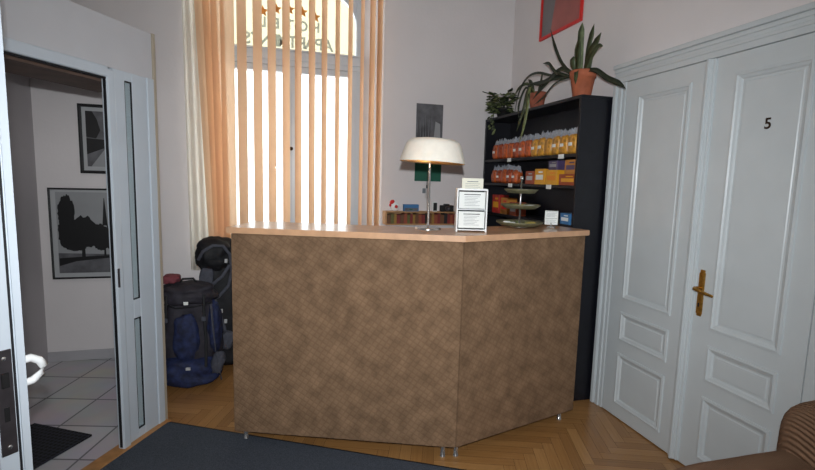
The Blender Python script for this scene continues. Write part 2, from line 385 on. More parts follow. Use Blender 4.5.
# arched corners of the upper light
for sgn, xe in ((1, GX0+.06), (-1, GX1-.06)):
    cx = .135; zc = 2.86; W = abs(cx-xe); pts = []
    for k in range(13):
        a = pi/2*k/12; pts.append((cx-sgn*W*cos(a)**.55, zc+.28*sin(a)))
    poly = [(xe, zc)] + pts + [(cx, WZ1-.05), (xe, WZ1-.05)]
    n = len(poly); vs = [(p[0], fy0+.02, p[1]) for p in poly] + [(p[0], fy1-.01, p[1]) for p in poly]
    mb.add(vs, [list(range(n)), list(range(n, 2*n))[::-1]] + [(i, (i+1) % n, n+(i+1) % n, n+i) for i in range(n)])
mb.build('window_frame', m_pvc, win)
for nm, x0, x1 in (('casement', GX0+.06, .133), ('casement', .133, GX1-.06)):
    c = MB(); st = .045
    c.rbox(x0, x0+st, fy0-.015, fy1-.02, WZ0+.08, 2.453); c.rbox(x1-st, x1, fy0-.015, fy1-.02, WZ0+.08, 2.453)
    c.rbox(x0+st-.004, x1-st+.004, fy0-.012, fy1-.023, WZ0+.08, WZ0+.15); c.rbox(x0+st-.004, x1-st+.004, fy0-.012, fy1-.023, 2.40, 2.452)
    co = c.build(nm, m_pvc, win)
    g = MB(); g.box(x0+st-.005, x1-st+.005, YG+.02, YG+.026, WZ0+.145, 2.405); g.build('window_pane', m_glass, co)
    if x0 > 0:
        h = MB(); h.xf = Matrix.Translation((.133, fy0-.02, 1.74)) @ Matrix.Rotation(pi/2, 4, 'X')
        h.lathe([(.016, 0), (.016, .012), (.008, .016), (.008, .03), (.017, .04), (.012, .055), (0, .058)], m=0, n=14); h.build('window_knob', m_brassd, co)
g = MB(); g.box(GX0+.05, GX1-.05, YG+.02, YG+.026, 2.57, WZ1-.05); gp = g.build('window_pane', m_glass, win)
# lettering on the outside of the glass, read from the street
for body, size, z, xc, mat, sp in (('APARTMENTS', .14, 2.625, .11, m_letter, .69), ('HOTEL', .12, 2.775, .122, m_letter, .445)):
    t = MB(); n = len(body)
    for k, ch in enumerate(body):
        vs, fs = text_mesh(ch, size)
        x = xc + sp/2 - sp*k/(n-1)
        t.xf = Matrix.Translation((x, YG+.03, z)) @ Matrix.Scale(-1, 4, (1, 0, 0)) @ Matrix.Rotation(pi/2, 4, 'X')
        t.add(vs, fs, 0)
    o = t.build('window_lettering', mat, win); o['label'] = 'grey capital letters seen reversed through the glass'
t = MB()
for k in range(5):
    a = (k-2)/2; cx, cz, R = .122+a*.2225, 2.945-.04*a*a, .05; vs = []
    for q in range(10):
        an = pi/2+q*pi/5; r = R if q % 2 == 0 else R*.45; vs.append((cx+r*cos(an), YG+.03, cz+r*sin(an)))
    vs += [(v[0], YG+.033, v[2]) for v in vs]
    t.add(vs, [list(range(10)), list(range(10, 20))[::-1]] + [(i, (i+1) % 10, 10+(i+1) % 10, 10+i) for i in range(10)])
o = t.build('window_stars', m_orange, win); o['label'] = 'arched row of orange stars on the glass'
mb = MB(); mb.rbox(WX0+.02, WX1-.02, YW-.03, YG-.005, WZ0-.03, WZ0+.006, r=.006)
struct(mb.build('trim_1', m_pvc), 'white window sill board hidden behind the counter', 'window sill')

# street facade seen through the window
mb = MB()
mb.box(-9, 10, 11, 11.6, -1, 4.05, 1); mb.box(-9, 10, 11, 11.6, 4.05, 11, 0)  # tones set for light: white base brightens the room, cream kept darker
mb.box(-9, 10, 10.85, 11, 3.95, 4.1, 1)
for x in (-3.2, -.6, 2.0, 4.6):
    mb.box(x, x+1.1, 10.93, 11, 6.4, 6.5, 1); mb.box(x+.05, x+1.05, 10.97, 11, 6.5, 8.4, 1)
tag(mb.build('street_building', [m_facade, m_facadew], origin=(.5, 11.3, -1)), 'pale cream building across the street seen through the window blinds', 'building')
mb = MB(); mb.box(-14, 14, YW+.6, 11, -1.1, -1, 0)
struct(mb.build('street_pavement', m_wall), 'pale pavement outside the window', 'ground')

# vestibule partition --------------------------------------------
A0 = Vector((-.65, 3.0, 0)); pa = radians(62)
PM = Matrix.Translation(A0) @ Matrix.Rotation(pa+pi, 4, 'Z')     # local x runs along the partition towards the viewer, local y = into the vestibule? (checked below)
# rotating by pa+pi: local x=(-cos62,-sin62); local y=(sin62,-cos62) = towards the room
S_OP0, S_OP1, S_END = .334, 1.225, 2.26
part = bpy.data.objects.new('wall_partition', None); COL.objects.link(part); part.location = A0; part.rotation_euler = (0, 0, pa+pi)
struct(part, 'white framed entrance partition with narrow glazed sidelight and grey header board', 'wall')
def pmb(): m = MB(); m.xf = PM; return m
T = -.06
b = pmb(); b.box(.012, S_END, T, -.004, 2.012, 2.255); b.build('header_panel', m_board, part)
b = pmb(); b.box(-.008, .010, T-.01, .004, 0, 2.258); b.build('edge_strip', m_tan, part)
b = pmb()
b.rbox(.012, .062, T, .006, .0, 2.012); b.rbox(.062, .165, T, 0, .0, 2.012)        # end post
b.rbox(.213, S_OP0-.048, T, 0, .0, 2.012)
b.rbox(.165, .215, T, 0, 1.965, 2.012); b.rbox(.165, .215, T, 0, .70, .805); b.rbox(.165, .215, T, 0, 0, .06)
b.rbox(S_OP0-.05, S_OP0, -.026, .014, 0, 2.0, r=.008)
b.rbox(S_OP0-.01, S_OP1+.01, -.026, .014, 1.958, 2.012, r=.008)
b.rbox(S_OP1, S_OP1+.07, T, .016, 0, 2.012, r=.008)
b.build('door_frame', m_pvc, part)
b = pmb(); b.box(S_OP1+.07, S_END, T, -.004, 0, 2.012); b.build('side_panel', m_board, part)
b = pmb()
b.box(S_OP0-.001, S_OP0+.004, -.010, .004, .02, 1.957); b.box(S_OP0, S_OP1, -.012, .006, 1.950, 1.957)
for z0, z1 in ((.805, 1.965), (.06, .70)):
    for x0, x1, a, c in ((.165, .169, z0, z1), (.211, .215, z0, z1), (.169, .211, z0, z0+.006), (.169, .211, z1-.006, z1)): b.box(x0, x1, -.010, -.002, a, c)
b.build('rubber_gasket', m_gasket, part)
for z0, z1 in ((.805, 1.965), (.06, .70)):
    b = pmb(); b.box(.1685, .2115, -.010, -.007, z0+.004, z1-.004); b.build('sidelight_pane', m_glass, part)
b = pmb(); b.rbox(S_OP0-.018, S_OP0-.006, .014, .020, .90, 1.0, r=.002); o = b.build('strike_plate', m_steel, part)
b = pmb(); b.box(.02, S_END-.4, T-.30, T, 1.945, 2.0); o = b.build('soffit_board', m_brown, part)
# return wall from the end post to the window wall and the vestibule lid
mb = MB(); mb.prism([(-.665, 3.02), (-.70, 3.00), (-1.08, YW), (-1.03, YW)], 0, 2.255)
struct(mb.build('wall_vestibule', m_board), 'thin side wall of the vestibule behind the backpacks', 'wall')
mb = MB(); mb.prism([(-.70, 3.0), (-1.05, YW), (XL, YW), (XL, 1.1)], 2.2, 2.25)
struct(mb.build('ceiling_vestibule', m_brown), 'brown wooden ceiling of the vestibule', 'ceiling')
mb = MB(); mb.prism([(-.66, 3.0), (-.69, 3.04), (-1.05, YW), (XL, YW), (XL, .985)], -.001, .005)
struct(mb.build('floor_vestibule', m_tile), 'grey square tiles of the vestibule floor', 'floor')
b = pmb(); b.rbox(.0, 2.2, -.055, .035, .001, .012, r=.003); o = b.build('trim_2', m_thresh); struct(o, 'oak threshold strip under the entrance partition', 'threshold')
mb = MB(); mb.rbox(XL, -1.08, YW-.012, YW, .005, .085, r=.003); struct(mb.build('baseboard_vestibule', m_skirt), 'grey tile skirting along the vestibule wall', 'baseboard')

# open entrance door leaf ---------------------------------------
HG = Vector((-1.223, 1.923, 0)); FE = Vector((-.592, 1.309, 0)); ud = (FE-HG).normalized(); LW = (FE-HG).length
ang = math.atan2(ud.y, ud.x)      # local x along leaf to the free edge, local y = outer (vestibule) side
LM = Matrix.Translation(HG) @ Matrix.Rotation(ang, 4, 'Z')
leaf = bpy.data.objects.new('door_1', None); COL.objects.link(leaf); leaf.location = HG; leaf.rotation_euler = (0, 0, ang)
struct(leaf, 'white glazed entrance door standing open at the left edge', 'door')
def lmb(): m = MB(); m.xf = LM; return m
TH = .062
b = lmb()
for x0, x1, z0, z1 in ((0, .10, .015, 1.95), (LW-.10, LW, .015, 1.95), (.1, LW-.1, .015, .2), (.1, LW-.1, 1.82, 1.95), (.1, LW-.1, .78, .9)):
    b.rbox(x0, x1, -TH, 0, z0, z1, r=.004)
b.box(LW-.002, LW+.005, -.016, 0, .02, 1.945)       # lip of the edge profile
b.build('door_leaf', m_pvc, leaf)
b = lmb(); b.box(LW-.001, LW+.0015, -.024, -.019, .02, 1.945); b.build('edge_gasket', m_gasket, leaf)
b = lmb(); b.box(.1, LW-.1, -.04, -.034, .2, .78); b.box(.1, LW-.1, -.04, -.034, .9, 1.82); b.build('door_pane', m_glass, leaf)
b = lmb(); b.rbox(LW-.001, LW+.004, -TH+.004, -.026, .815, 1.075, r=.0015)
pl = b.build('lock_plate', m_steel, leaf)
b = lmb()
for z in (.835, 1.055): 
    b.xf = LM @ Matrix.Translation((LW+.003, -.042, z)) @ Matrix.Rotation(pi/2, 4, 'Y'); b.lathe([(.005, 0), (.005, .002), (0, .0025)], n=12)
b.build('plate_screw', m_chrome, pl)
b = lmb(); b.box(LW+.003, LW+.011, -.050, -.036, .985, 1.02); b.box(LW+.003, LW+.006, -.048, -.038, .90, .935); b.build('latch_bolt', m_dark, pl)
b = lmb()
b.rbox(LW-.06, LW-.03, 0, .008, .94, 1.09, r=.004)
b.tube([(LW-.045, 0, 1.022), (LW-.045, .03, 1.024), (LW-.045, .048, 1.012), (LW-.045, .058, .995), (LW-.045, .052, .976), (LW-.045, .032, .964), (LW-.045, 0, .962)], [.010, .010, .010, .011, .010, .010, .009], n=12)
b.build('door_handle', m_white, leaf)

# right double door ------------------------------------------------
def PR(u, v, d): return (XR-d, u, v)        # u = world y, v = z, d = depth into the room
trim = MB()
for y0, y1 in ((2.56, 2.66), (1.245, 1.36)):
    trim.rbox(XR-.03, XR, y0, y1, 0, 2.14, r=.004); trim.rbox(XR-.045, XR, y0 if y0 < 2 else y1-.03, y0+.03 if y0 < 2 else y1, 0, 2.14, r=.005)
    trim.rbox(XR-.038, XR, (y0+y1)/2-.022, (y0+y1)/2+.006, .0, 2.14, r=.004)
trim.rbox(XR-.034, XR, 1.245, 2.66, 2.14, 2.235, r=.004)
trim.rbox(XR-.040, XR, 1.235, 2.665, 2.17, 2.188, r=.004)
trim.rbox(XR-.042, XR, 1.23, 2.665, 2.205, 2.228, r=.005); trim.rbox(XR-.052, XR, 1.22, 2.668, 2.228, 2.255, r=.006)
struct(trim.build('trim_3', m_door), 'white moulded casing with cornice around the double door', 'door casing')
def leafR(name, y0, y1, p0, p1, label):
    r = bpy.data.objects.new(name, None); COL.objects.link(r); r.location = (XR, (y0+y1)/2, 0); struct(r, label, 'door')
    b = MB(); zs = ((.10, .42), (.52, .69), (.79, 2.035)); D = .026
    b.box(XR-D, XR, y0, p0, .008, 2.137); b.box(XR-D, XR, p1, y1, .008, 2.137)
    prev = .008
    for z0, z1 in zs: b.box(XR-D, XR, p0, p1, prev, z0); prev = z1
    b.box(XR-D, XR, p0, p1, prev, 2.137)
    b.build('door_leaf', m_door, r)
    for z0, z1 in zs:
        k = MB(); R = []
        for ins, d in ((-.010, D), (-.008, D+.006), (.004, D+.008), (.010, D+.002), (.020, D-.002), (.026, D-.009), (.036, D-.009), (.040, D-.006)):
            R.append((p0+ins, p1-ins, z0+ins, z1-ins, d))
        k.rings(PR, R); k.build('door_panel', m_door, r)
    return r
dl = leafR('door_2', 1.965, 2.555, 2.075, 2.44, 'narrow left leaf of the white panelled double door beside the black shelf')
dr = leafR('door_3', 1.365, 1.960, 1.475, 1.81, 'right leaf of the white panelled double door, with number 5 and brass handle')
b = MB(); b.rbox(XR-.040, XR-.02, 1.925, 1.985, .008, 2.137, r=.006); b.rbox(XR-.050, XR-.03, 1.938, 1.972, .008, 2.137, r=.008)
b.rbox(XR-.057, XR-.04, 1.948, 1.962, .008, 2.137, r=.004); b.build('meeting_strip', m_door, dr)
b = MB(); b.rbox(XR-.036, XR-.024, 1.868, 1.902, .845, 1.065, r=.006)
b.rbox(XR-.034, XR-.024, 1.872, 1.898, .835, 1.078, r=.004)
hp = b.build('handle_plate', m_brass, dr)
b = MB(); b.tube([(XR-.03, 1.886, .985), (XR-.075, 1.886, .985), (XR-.083, 1.878, .984), (XR-.085, 1.85, .98), (XR-.083, 1.80, .972), (XR-.078, 1.775, .968)], [.008, .008, .009, .008, .007, .006], n=10)
b.build('lever', m_brass, hp)
b = MB(); b.box(XR-.0375, XR-.035, 1.882, 1.890, .885, .905); b.build('keyhole', m_dark, hp)
vs, fs = text_mesh('5', .068, .002)
b = MB(); b.xf = Matrix.Translation((XR-.019, 1.643, 1.768)) @ Matrix.Rotation(-pi/2, 4, 'Z') @ Matrix.Rotation(pi/2, 4, 'X'); b.add(vs, fs); b.build('door_number', m_num, dr)

# ================================================================ THINGS
# reception counter
CN = Vector((.922, 2.195)); CLf = Vector((-.258, 2.644)); CRt = Vector((1.842, 2.440)); DEP = .37
dC = (CLf-CN).normalized(); dD = (CRt-CN).normalized()
nC = Vector((-dC.y, dC.x)); nC = nC if nC.y > 0 else -nC
nD = Vector((-dD.y, dD.x)); nD = nD if nD.y > 0 else -nD
def offs(o, ends=0):   # front polyline moved back by o
    a = CLf+nC*o; b_ = CN+nC*o; c = CN+nD*o; d = CRt+nD*o
    # intersection of line(b_,dC) and line(c,dD)
    M2 = Matrix(((dC.x, -dD.x), (dC.y, -dD.y))); t = M2.inverted() @ (c-b_)
    k = b_+dC*t.x
    return a-dC*ends, k, d-dD*ends
ctr = thing('reception_counter', 'angled reception counter clad in brown quilted suede with a beech top', 'counter', (.7, 2.55, 0))
f0 = offs(0); f1 = offs(DEP)
b = MB(); b.prism([f0[0], f0[1], f0[2]-dD*.012, f0[2]+nD*.012, f1[2], f1[1], f1[0]], 1.190, 1.222); tp = b.build('counter_top', m_slab, ctr)
bm = bmesh.new(); bm.from_mesh(tp.data); bmesh.ops.bevel(bm, geom=list(bm.edges), offset=.003, segments=2, affect='EDGES'); bm.to_mesh(tp.data); bm.free()
g0 = offs(.022, .018); g1 = offs(DEP-.01, .018)
def clad(pts, name):
    b = MB(); b.prism(pts, .068, 1.189); o = b.build(name, m_suede, ctr)
    me = o.data; bm = bmesh.new(); bm.from_mesh(me); bmesh.ops.bevel(bm, geom=[e for e in bm.edges], offset=.004, segments=2, affect='EDGES'); 
    bm.to_mesh(me); bm.free(); ul = me.uv_layers.new(name='UVMap'); off = Vector((.7, 2.55, 0))
    for p in me.polygons:
        for li in p.loop_indices:
            v = me.vertices[me.loops[li].vertex_index].co + off
            t = (Vector((v.x, v.y))-CN); s_ = t.dot(dD) if p.normal.dot(Vector((dD.x, dD.y, 0)).cross(Vector((0, 0, 1)))) > .97 else -t.dot(dC)
            ul.data[li].uv = (s_, v.z)
    return o
clad([g0[0], g0[1], g1[1], g1[0]], 'front_panel')
o = clad([g0[1]+dD*.002, g0[2], g1[2], g1[1]], 'side_panel')
def foot(p):
    b = MB(); b.lathe([(.015, .0), (.015, .006), (.0125, .008), (.0125, .068)], (p.x, p.y, 0), n=16); return b.build('foot', m_chrome, ctr)
for p in (offs(.06)[0]-dC*.07, CN+dC*.075+nC*.05, CN+dD*.035+nD*.055, CRt-dD*.09+nD*.07, f1[0]-dC*.07-nC*.06, f1[1]-nC*.06-dC*0, f1[2]-dD*.09-nD*.06): foot(p)

# table lamp
LX, LY = .828, 2.525
lamp = thing('table_lamp', 'table lamp with a wide cream domed shade on a thin chrome pole', 'lamp', (LX, LY, 1.222))
b = MB(); b.lathe([(.074, 0), (.074, .006), (.066, .011), (.02, .016), (.012, .022), (.0, .022)], (LX, LY, 1.222), n=36); b.build('base', m_chrome, lamp)
b = MB(); b.lathe([(.009, 0), (.009, .012), (.0065, .014), (.0065, .395)], (LX, LY, 1.240), n=16); b.build('pole', m_chrome, lamp)
b = MB(); b.lathe([(.014, 0), (.014, .05)], (LX, LY, 1.625), n=16)
b.build('bulb_socket', m_chrome, lamp)
b = MB(); b.tube([(LX-.004, LY-.01, 1.565), (LX-.018, LY-.012, 1.545), (LX-.018, LY-.012, 1.47)], .0018, n=6); b.tube([(LX-.018, LY-.012, 1.47), (LX-.018, LY-.012, 1.452)], .004, n=8); b.build('pull_switch', m_dark, lamp)
sh = MB(); sh.xf = Matrix.Translation((LX+.014, LY, 1.595)) @ Matrix.Rotation(radians(2.6), 4, 'Y') @ Matrix.Scale(1.06, 4)
prof = [(.172, 0), (.170, .012), (.158, .05), (.146, .088), (.136, .106), (.115, .118), (.07, .124), (0, .126)]
inn = [(0, .123), (.07, .121), (.113, .115), (.133, .103), (.143, .086), (.155, .048), (.167, .010), (.169, 0)]
sh.lathe(inn[::-1][0:0]+prof, n=48)
sh.lathe(inn, n=48, m=1)
sh.add([], [])
n = 48; vs = []; 
for r in (.172, .169):
    vs += [(r*cos(2*pi*i/n), r*sin(2*pi*i/n), 0) for i in range(n)]
sh.add(vs, [(i, (i+1) % n, n+(i+1) % n, n+i) for i in range(n)], 1)
m_shade = cloth_mat('cream_lamp_shade', (248, 245, 234), .14)
m_shadein = cloth_mat('warm_shade_lining', (240, 214, 160), .25)
shade = sh.build('lamp_shade', [m_shade, m_shadein], lamp, fix=False)
b = MB(); b.xf = Matrix.Translation((LX-.055, LY-.06, 1.645)); b.lathe([(0, -.03), (.02, -.022), (.028, 0), (.02, .024), (.0, .035)], n=20)
m_bulb = new_mat('warm_bulb', (255, 220, 150), .4, emis=(255, 196, 110), estr=5)
b.build('light_bulb', m_bulb, lamp)
lg = light('lamp_glow', 'POINT', (LX-.055, LY-.06, 1.602), .45, (1, .78, .5), shadow_soft_size=.02)

# brochure stand
def stand():
    c = Vector((1.036, 2.41, 1.222))
    d = math.atan2(-.27, 1.0)   # turned to face the viewer
    t = thing('brochure_stand', 'white two-pocket leaflet stand beside the lamp on the counter', 'display stand', c, d)
    X = Matrix.Translation(c) @ Matrix.Rotation(d, 4, 'Z'); W = .080
    def q(): m = MB(); m.xf = X; return m
    b = q()
    for s_ in (-1, 1): b.rbox(s_*W-.004, s_*W+.004, -.045, .04, 0, .236, r=.002)
    b.rbox(-W, W, .032, .038, 0, .236, r=.002); b.rbox(-W, W, -.04, .036, .008, .014, r=.002); b.rbox(-W, W, -.02, .036, .118, .124, r=.002); b.rbox(-W-.004, W+.004, -.045, -.04, .226, .236, r=.002)
    b.build('stand_frame', m_white, t)
    b = q(); b.box(-W+.004, W-.004, .024, .031, .014, .225); b.build('pocket_back', m_dark, t)
    for z, nm in ((.022, 'leaflet'), (.128, 'leaflet')):
        b = q(); b.rbox(-W+.009, W-.009, -.038, -.03, z, z+.09, r=.001)
        b.box(-.045, .045, -.0388, -.038, z+.074, z+.078, 1)
        for k in range(7): b.box(-.042, .042-.012*(k % 3), -.0386, -.038, z+.064-k*.008, z+.0655-k*.008, 2)
        b.build('leaflet', [m_paper, m_dark, m_ink], t)
    b = q(); b.rbox(-.058, .058, -.03, -.02, .225, .292, r=.001)
    b.box(-.03, .03, -.0306, -.03, .272, .276, 1)
    for k in range(4): b.box(-.04, .04-.01*(k % 2), -.0304, -.03, .262-k*.009, .2635-k*.009, 1)
    b.build('top_card', [new_mat('ivory_card', (226, 224, 208), .8), m_ink], t)
stand()

# tiered tray stand
def tiers():
    c = Vector((1.46, 2.63, 1.222)); t = thing('tiered_tray', 'three-tier tray stand of leaflets and sweets in front of the black shelf', 'tray stand', c)
    b = MB(); b.lathe([(.05, 0), (.05, .006), (.006, .012), (.0055, .29), (.012, .296), (.009, .312), (0, .316)], c, n=20); b.build('pole', m_chrome, t)
    for z, R in ((.012, .138), (.118, .115), (.212, .098)):
        b = MB(); b.lathe([(.006, z+.004), (R*.8, z+.004), (R, z+.022), (R+.006, z+.024), (R+.003, z+.016), (R*.82, z-.002), (.006, z-.002)], c, n=36)
        tr = b.build('tray', m_wicker, t)
        b = MB()
        for k in range(7):
            a = k*2.4+z*20; r = R*.55; x, y = c.x+r*cos(a), c.y+r*sin(a)
            b.pillow((x, y, c.z+z+.015), (.05, .032, .016), m=k % 3, rz=a, res=4, pw=.6)
        b.build('sweets', [m_leafl, m_paper, new_mat('mustard_wrap', (170, 150, 80), .5)], tr)['kind'] = 'stuff'
tiers()

# small menu sign on a foot
c = Vector((1.665, 2.60, 1.222)); t = thing('table_sign', 'small white two-line card sign on a chrome foot near the counter end', 'sign', c, radians(-22))
X = Matrix.Translation(c) @ Matrix.Rotation(radians(-22), 4, 'Z')
b = MB(); b.xf = X; b.lathe([(.028, 0), (.026, .005), (.004, .008), (.004, .03)], n=20); b.build('foot', m_chrome, t)
b = MB(); b.xf = X; b.rbox(-.040, .040, -.002, .002, .018, .105, r=.001)
for k in (0, 1):
    z = .066-k*.042
    b.box(-.036, .036, -.0028, -.002, z+.032, z+.034, 1)
    for j in range(4): b.box(-.032, .03-.008*(j % 2), -.0026, -.002, z+.022-j*.007, z+.0235-j*.007, 1)
b.build('card', [m_paper, m_ink], t)

# black shelf unit -------------------------------------------------
SX, SY0, SY1, SZ = 1.882, 2.682, 4.125, 2.045
shelf = thing('shelving_unit', 'tall black open shelving unit against the right wall', 'shelf', (2.0, 3.38, 0))
for y in (SY0, SY1-.022): b = MB(); b.rbox(SX, XR-.004, y, y+.022, 0, SZ, r=.002); b.build('side_panel', m_black, shelf)
b = MB(); b.box(XR-.010, XR-.004, SY0+.022, SY1-.022, .05, SZ); b.build('back_panel', m_black, shelf)
b = MB(); b.rbox(SX, XR-.004, SY0-.002, SY1, SZ, SZ+.022, r=.002); b.build('top_panel', m_black, shelf)
SHZ = (.06, .42, .80, 1.20, 1.465, 1.675)
for z in SHZ: b = MB(); b.rbox(SX+.004, XR-.011, SY0+.022, SY1-.022, z, z+.022, r=.002); b.build('shelf_board', m_black, shelf)
for y, z in ((3.62, 1.675), (2.87, 1.675), (3.58, 1.465), (3.0, 1.465)):
    b = MB(); b.box(SX-.003, SX+.004, y-.028, y+.028, z-.008, z+.022); o = b.build('price_tag', m_paper, shelf)

# snack bags
wrap = {'orange': new_mat('orange_snack', (176, 84, 40), .35, noise_amt=.5, nscale=50), 'yellow': new_mat('golden_snack', (190, 136, 50), .35, noise_amt=.45, nscale=50),
        'deep': new_mat('rust_snack', (156, 68, 34), .35, noise_amt=.5, nscale=50)}
m_foil = new_mat('clear_crinkled_film', (150, 156, 166), .3, noise_amt=.3, nscale=60)
def bag(x, y, z, w_, h, kind, label, group, lean=0):
    t = thing('snack_bag', label, 'snack bag', (x, y, z), 0, group)
    b = MB(); b.pillow((x, y, z+h*.37), (.075, w_, h*.74), pw=.55, res=8, wob=.12, seed=y*10, ry=lean); b.build('bag', wrap[kind], t)
    b = MB(); n = 8; vs = []
    for k in range(n+1):
        yy = y-w_*.46+w_*.92*k/n; j = random.uniform(-.006, .006)
        vs += [(x-.016, yy, z+h*.60), (x+j, yy+random.uniform(-.003, .003), z+h*.97+random.uniform(-.012, .012)), (x+.016, yy, z+h*.60)]
    fs = []
    for k in range(n):
        a = k*3; fs += [(a, a+3, a+4, a+1), (a+1, a+4, a+5, a+2), (a, a+2, a+5, a+3)]
    fs += [(0, 1, 2), (n*3, n*3+2, n*3+1)]
    b.add(vs, fs); b.build('crinkled_top', m_foil, t)
    b = MB(); b.rbox(x-.042, x-.036, y-.018, y+.018, z+h*.30, z+h*.42, r=.001)
    if random.random() < .5: b.build('bag_sticker', m_paper, t)
    return t
zt = 1.675+.0225; ys = [3.96-.0965*i for i in range(13)]
for i, y in enumerate(ys):
    kind = 'orange' if i < 7 else 'yellow'
    if i in (1, 4): kind = 'deep'
    ordn = ['first', 'second', 'third', 'fourth', 'fifth', 'sixth', 'seventh']
    if i < 7: lab = f'orange snack bag on the top shelf, {ordn[i]} from the window end'
    else: lab = f'golden yellow snack bag on the top shelf, {ordn[12-i]} from the door end'
    bag(SX+.058, y, zt, .094, .178+random.uniform(-.006, .008), kind, lab, 'snack bags on the top shelf')
zt2 = 1.465+.0225
for i in range(5):
    bag(SX+.058, 3.96-.0965*i, zt2, .094, .160+random.uniform(-.006, .006), 'deep' if i % 2 else 'orange', f'orange snack bag on the second shelf, {ordn[i]} from the window end', 'orange snack bags on the second shelf')
m_ybox = new_mat('yellow_carton', (222, 160, 40), .45, noise_amt=.08); m_rbox = new_mat('rust_carton', (160, 74, 44), .45, noise_amt=.1); m_pur = new_mat('violet_packet', (78, 66, 100), .4, noise_amt=.2, nscale=30)
m_mix = new_mat('amber_carton', (190, 126, 52), .45, noise_amt=.1)
def carton(y, z, w_, h, mt, label, face, dx=0, name='snack_box', grp='boxes on the second shelf'):
    t = thing(name, label, 'box', (SX+.06+dx, y, z), 0, grp)
    b = MB(); b.rbox(SX+.015+dx, SX+.105+dx, y-w_/2, y+w_/2, z, z+h, r=.002); b.build('carton', mt, t)
    b = MB(); b.box(SX+.0135+dx, SX+.016+dx, y-w_*.36, y+w_*.36, z+h*.30, z+h*.62); b.box(SX+.0135+dx, SX+.016+dx, y-w_*.3, y+w_*.1, z+h*.74, z+h*.84); b.build('box_label', face, t)
carton(3.30, zt2, .12, .10, m_rbox, 'rust coloured box with pale label between the orange bags and yellow boxes', m_mount)
carton(3.155, zt2, .135, .115, m_ybox, 'yellow box with pale label in the middle of the second shelf', m_paper)
carton(3.00, zt2, .15, .105, m_ybox, 'wide yellow box under the violet packet', m_orange)
carton(2.80, zt2, .20, .075, m_rbox, 'low dark red box at the door end of the second shelf', m_ybox)
carton(2.985, zt2+.106, .11, .065, m_pur, 'violet packet lying on the wide yellow box', m_photol)
carton(2.775, zt2+.076, .13, .095, m_mix, 'amber box stacked on the low dark red box', m_pur)
# level behind the counter
zt3 = 1.20+.0225
carton(2.80, zt3, .11, .075, m_blue, 'small blue box with pale lettering at the door end behind the counter', m_paper, name='tea_box', grp='packets behind the counter')
carton(3.86, zt3, .14, .16, new_mat('red_packet', (172, 44, 38), .45, noise_amt=.35, nscale=30), 'red packet on the lower shelf behind the tiered tray', m_ybox, grp='packets behind the counter')
carton(3.70, zt3, .13, .14, m_mix, 'amber packet beside the red packet behind the tiered tray', m_red, grp='packets behind the counter')
carton(3.54, zt3, .12, .11, m_rbox, 'rust packet on the lower shelf behind the pole of the tiered tray', m_mount, grp='packets behind the counter')

# plants ----------------------------------------------------------
def ribbon(b, pts, w0, m=0, fold=.25, tip=.1, side=None):
    pts = [Vector(p) for p in pts]; P = []
    for i in range(len(pts)-1):          # Catmull-Rom
        p0 = pts[max(i-1, 0)]; p1 = pts[i]; p2 = pts[i+1]; p3 = pts[min(i+2, len(pts)-1)]
        for k in range(5):
            t = k/5; P.append(.5*((2*p1)+(p2-p0)*t+(2*p0-5*p1+4*p2-p3)*t*t+(3*p1-p0-3*p2+p3)*t**3))
    P.append(pts[-1]); n = len(P); vs = []; fs = []
    for i, p in enumerate(P):
        t = (P[min(i+1, n-1)]-P[max(i-1, 0)]).normalized(); s_ = t.cross(Vector(side) if side else Vector((-.9, -.4, .15)))
        if s_.length < .05: s_ = t.cross(Vector((0, 0, 1)))
        s_.normalize(); nn = s_.cross(t); u = i/(n-1); w_ = w0*(min(1, .45+u*2.2) if u < .3 else 1)*(1-tip*0)*max(.08, min(1, (1-u)*3.6))
        vs += [p-s_*w_/2+nn*w_*fold, p-nn*.0012, p+s_*w_/2+nn*w_*fold, p+nn*.0015]
    for i in range(n-1):
        a = i*4
        for q in range(4): r_ = (q+1) % 4; fs.append((a+q, a+r_, a+4+r_, a+4+q))
    b.add(vs, fs, m, True)
def pot(t, c, r0, r1, h, mt, nm='pot'):
    b = MB(); b.lathe([(r0, 0), (r1*.94, h*.74), (r1*1.02, h*.75), (r1*1.06, h*.98), (r1*1.0, h), (r1*.92, h), (r1*.88, h*.88), (0, h*.88)], c, n=32); b.build(nm, mt, t)
    b = MB(); b.lathe([(r1*.86, h*.885), (r1*.4, h*.91), (0, h*.915)], c, n=20); b.build('soil', m_soil, t)
ZT = SZ+.022
c = Vector((1.995, 2.845, ZT)); t = thing('potted_snake_plant', 'snake plant with upright banded leaves in a large terracotta pot on the black shelf', 'potted plant', c)
pot(t, c, .056, .083, .185, m_terra)
z0 = ZT+.16
def at(x, y, z): return (x, y, z)
fol = [([(1.99, 2.86, z0), (1.99, 2.875, 2.36), (1.99, 2.88, 2.50), (1.99, 2.885, 2.575)], .048, 2), ([(2.0, 2.90, z0), (2.0, 2.925, 2.36), (2.0, 2.935, 2.48)], .038, 2),
       ([(2.0, 2.83, z0), (2.0, 2.80, 2.40), (2.0, 2.785, 2.46), (2.0, 2.77, 2.535)], .036, 0), ([(1.98, 2.81, z0), (1.98, 2.75, 2.35), (1.98, 2.70, 2.40), (1.98, 2.665, 2.45)], .044, 0),
       ([(1.98, 2.80, z0), (1.98, 2.75, 2.31), (1.98, 2.68, 2.365), (1.98, 2.64, 2.36)], .034, 0), ([(1.96, 2.84, z0), (1.95, 2.84, 2.36), (1.95, 2.835, 2.44)], .036, 0), ([(1.93, 2.85, z0+.03), (1.915, 2.845, 2.30), (1.91, 2.84, 2.34)], .04, 0),
       ([(2.02, 2.82, z0), (2.02, 2.80, 2.34), (2.03, 2.78, 2.42)], .034, 0), ([(1.93, 2.82, z0+.02), (1.915, 2.80, 2.22), (1.905, 2.79, 2.15)], .030, 0)]
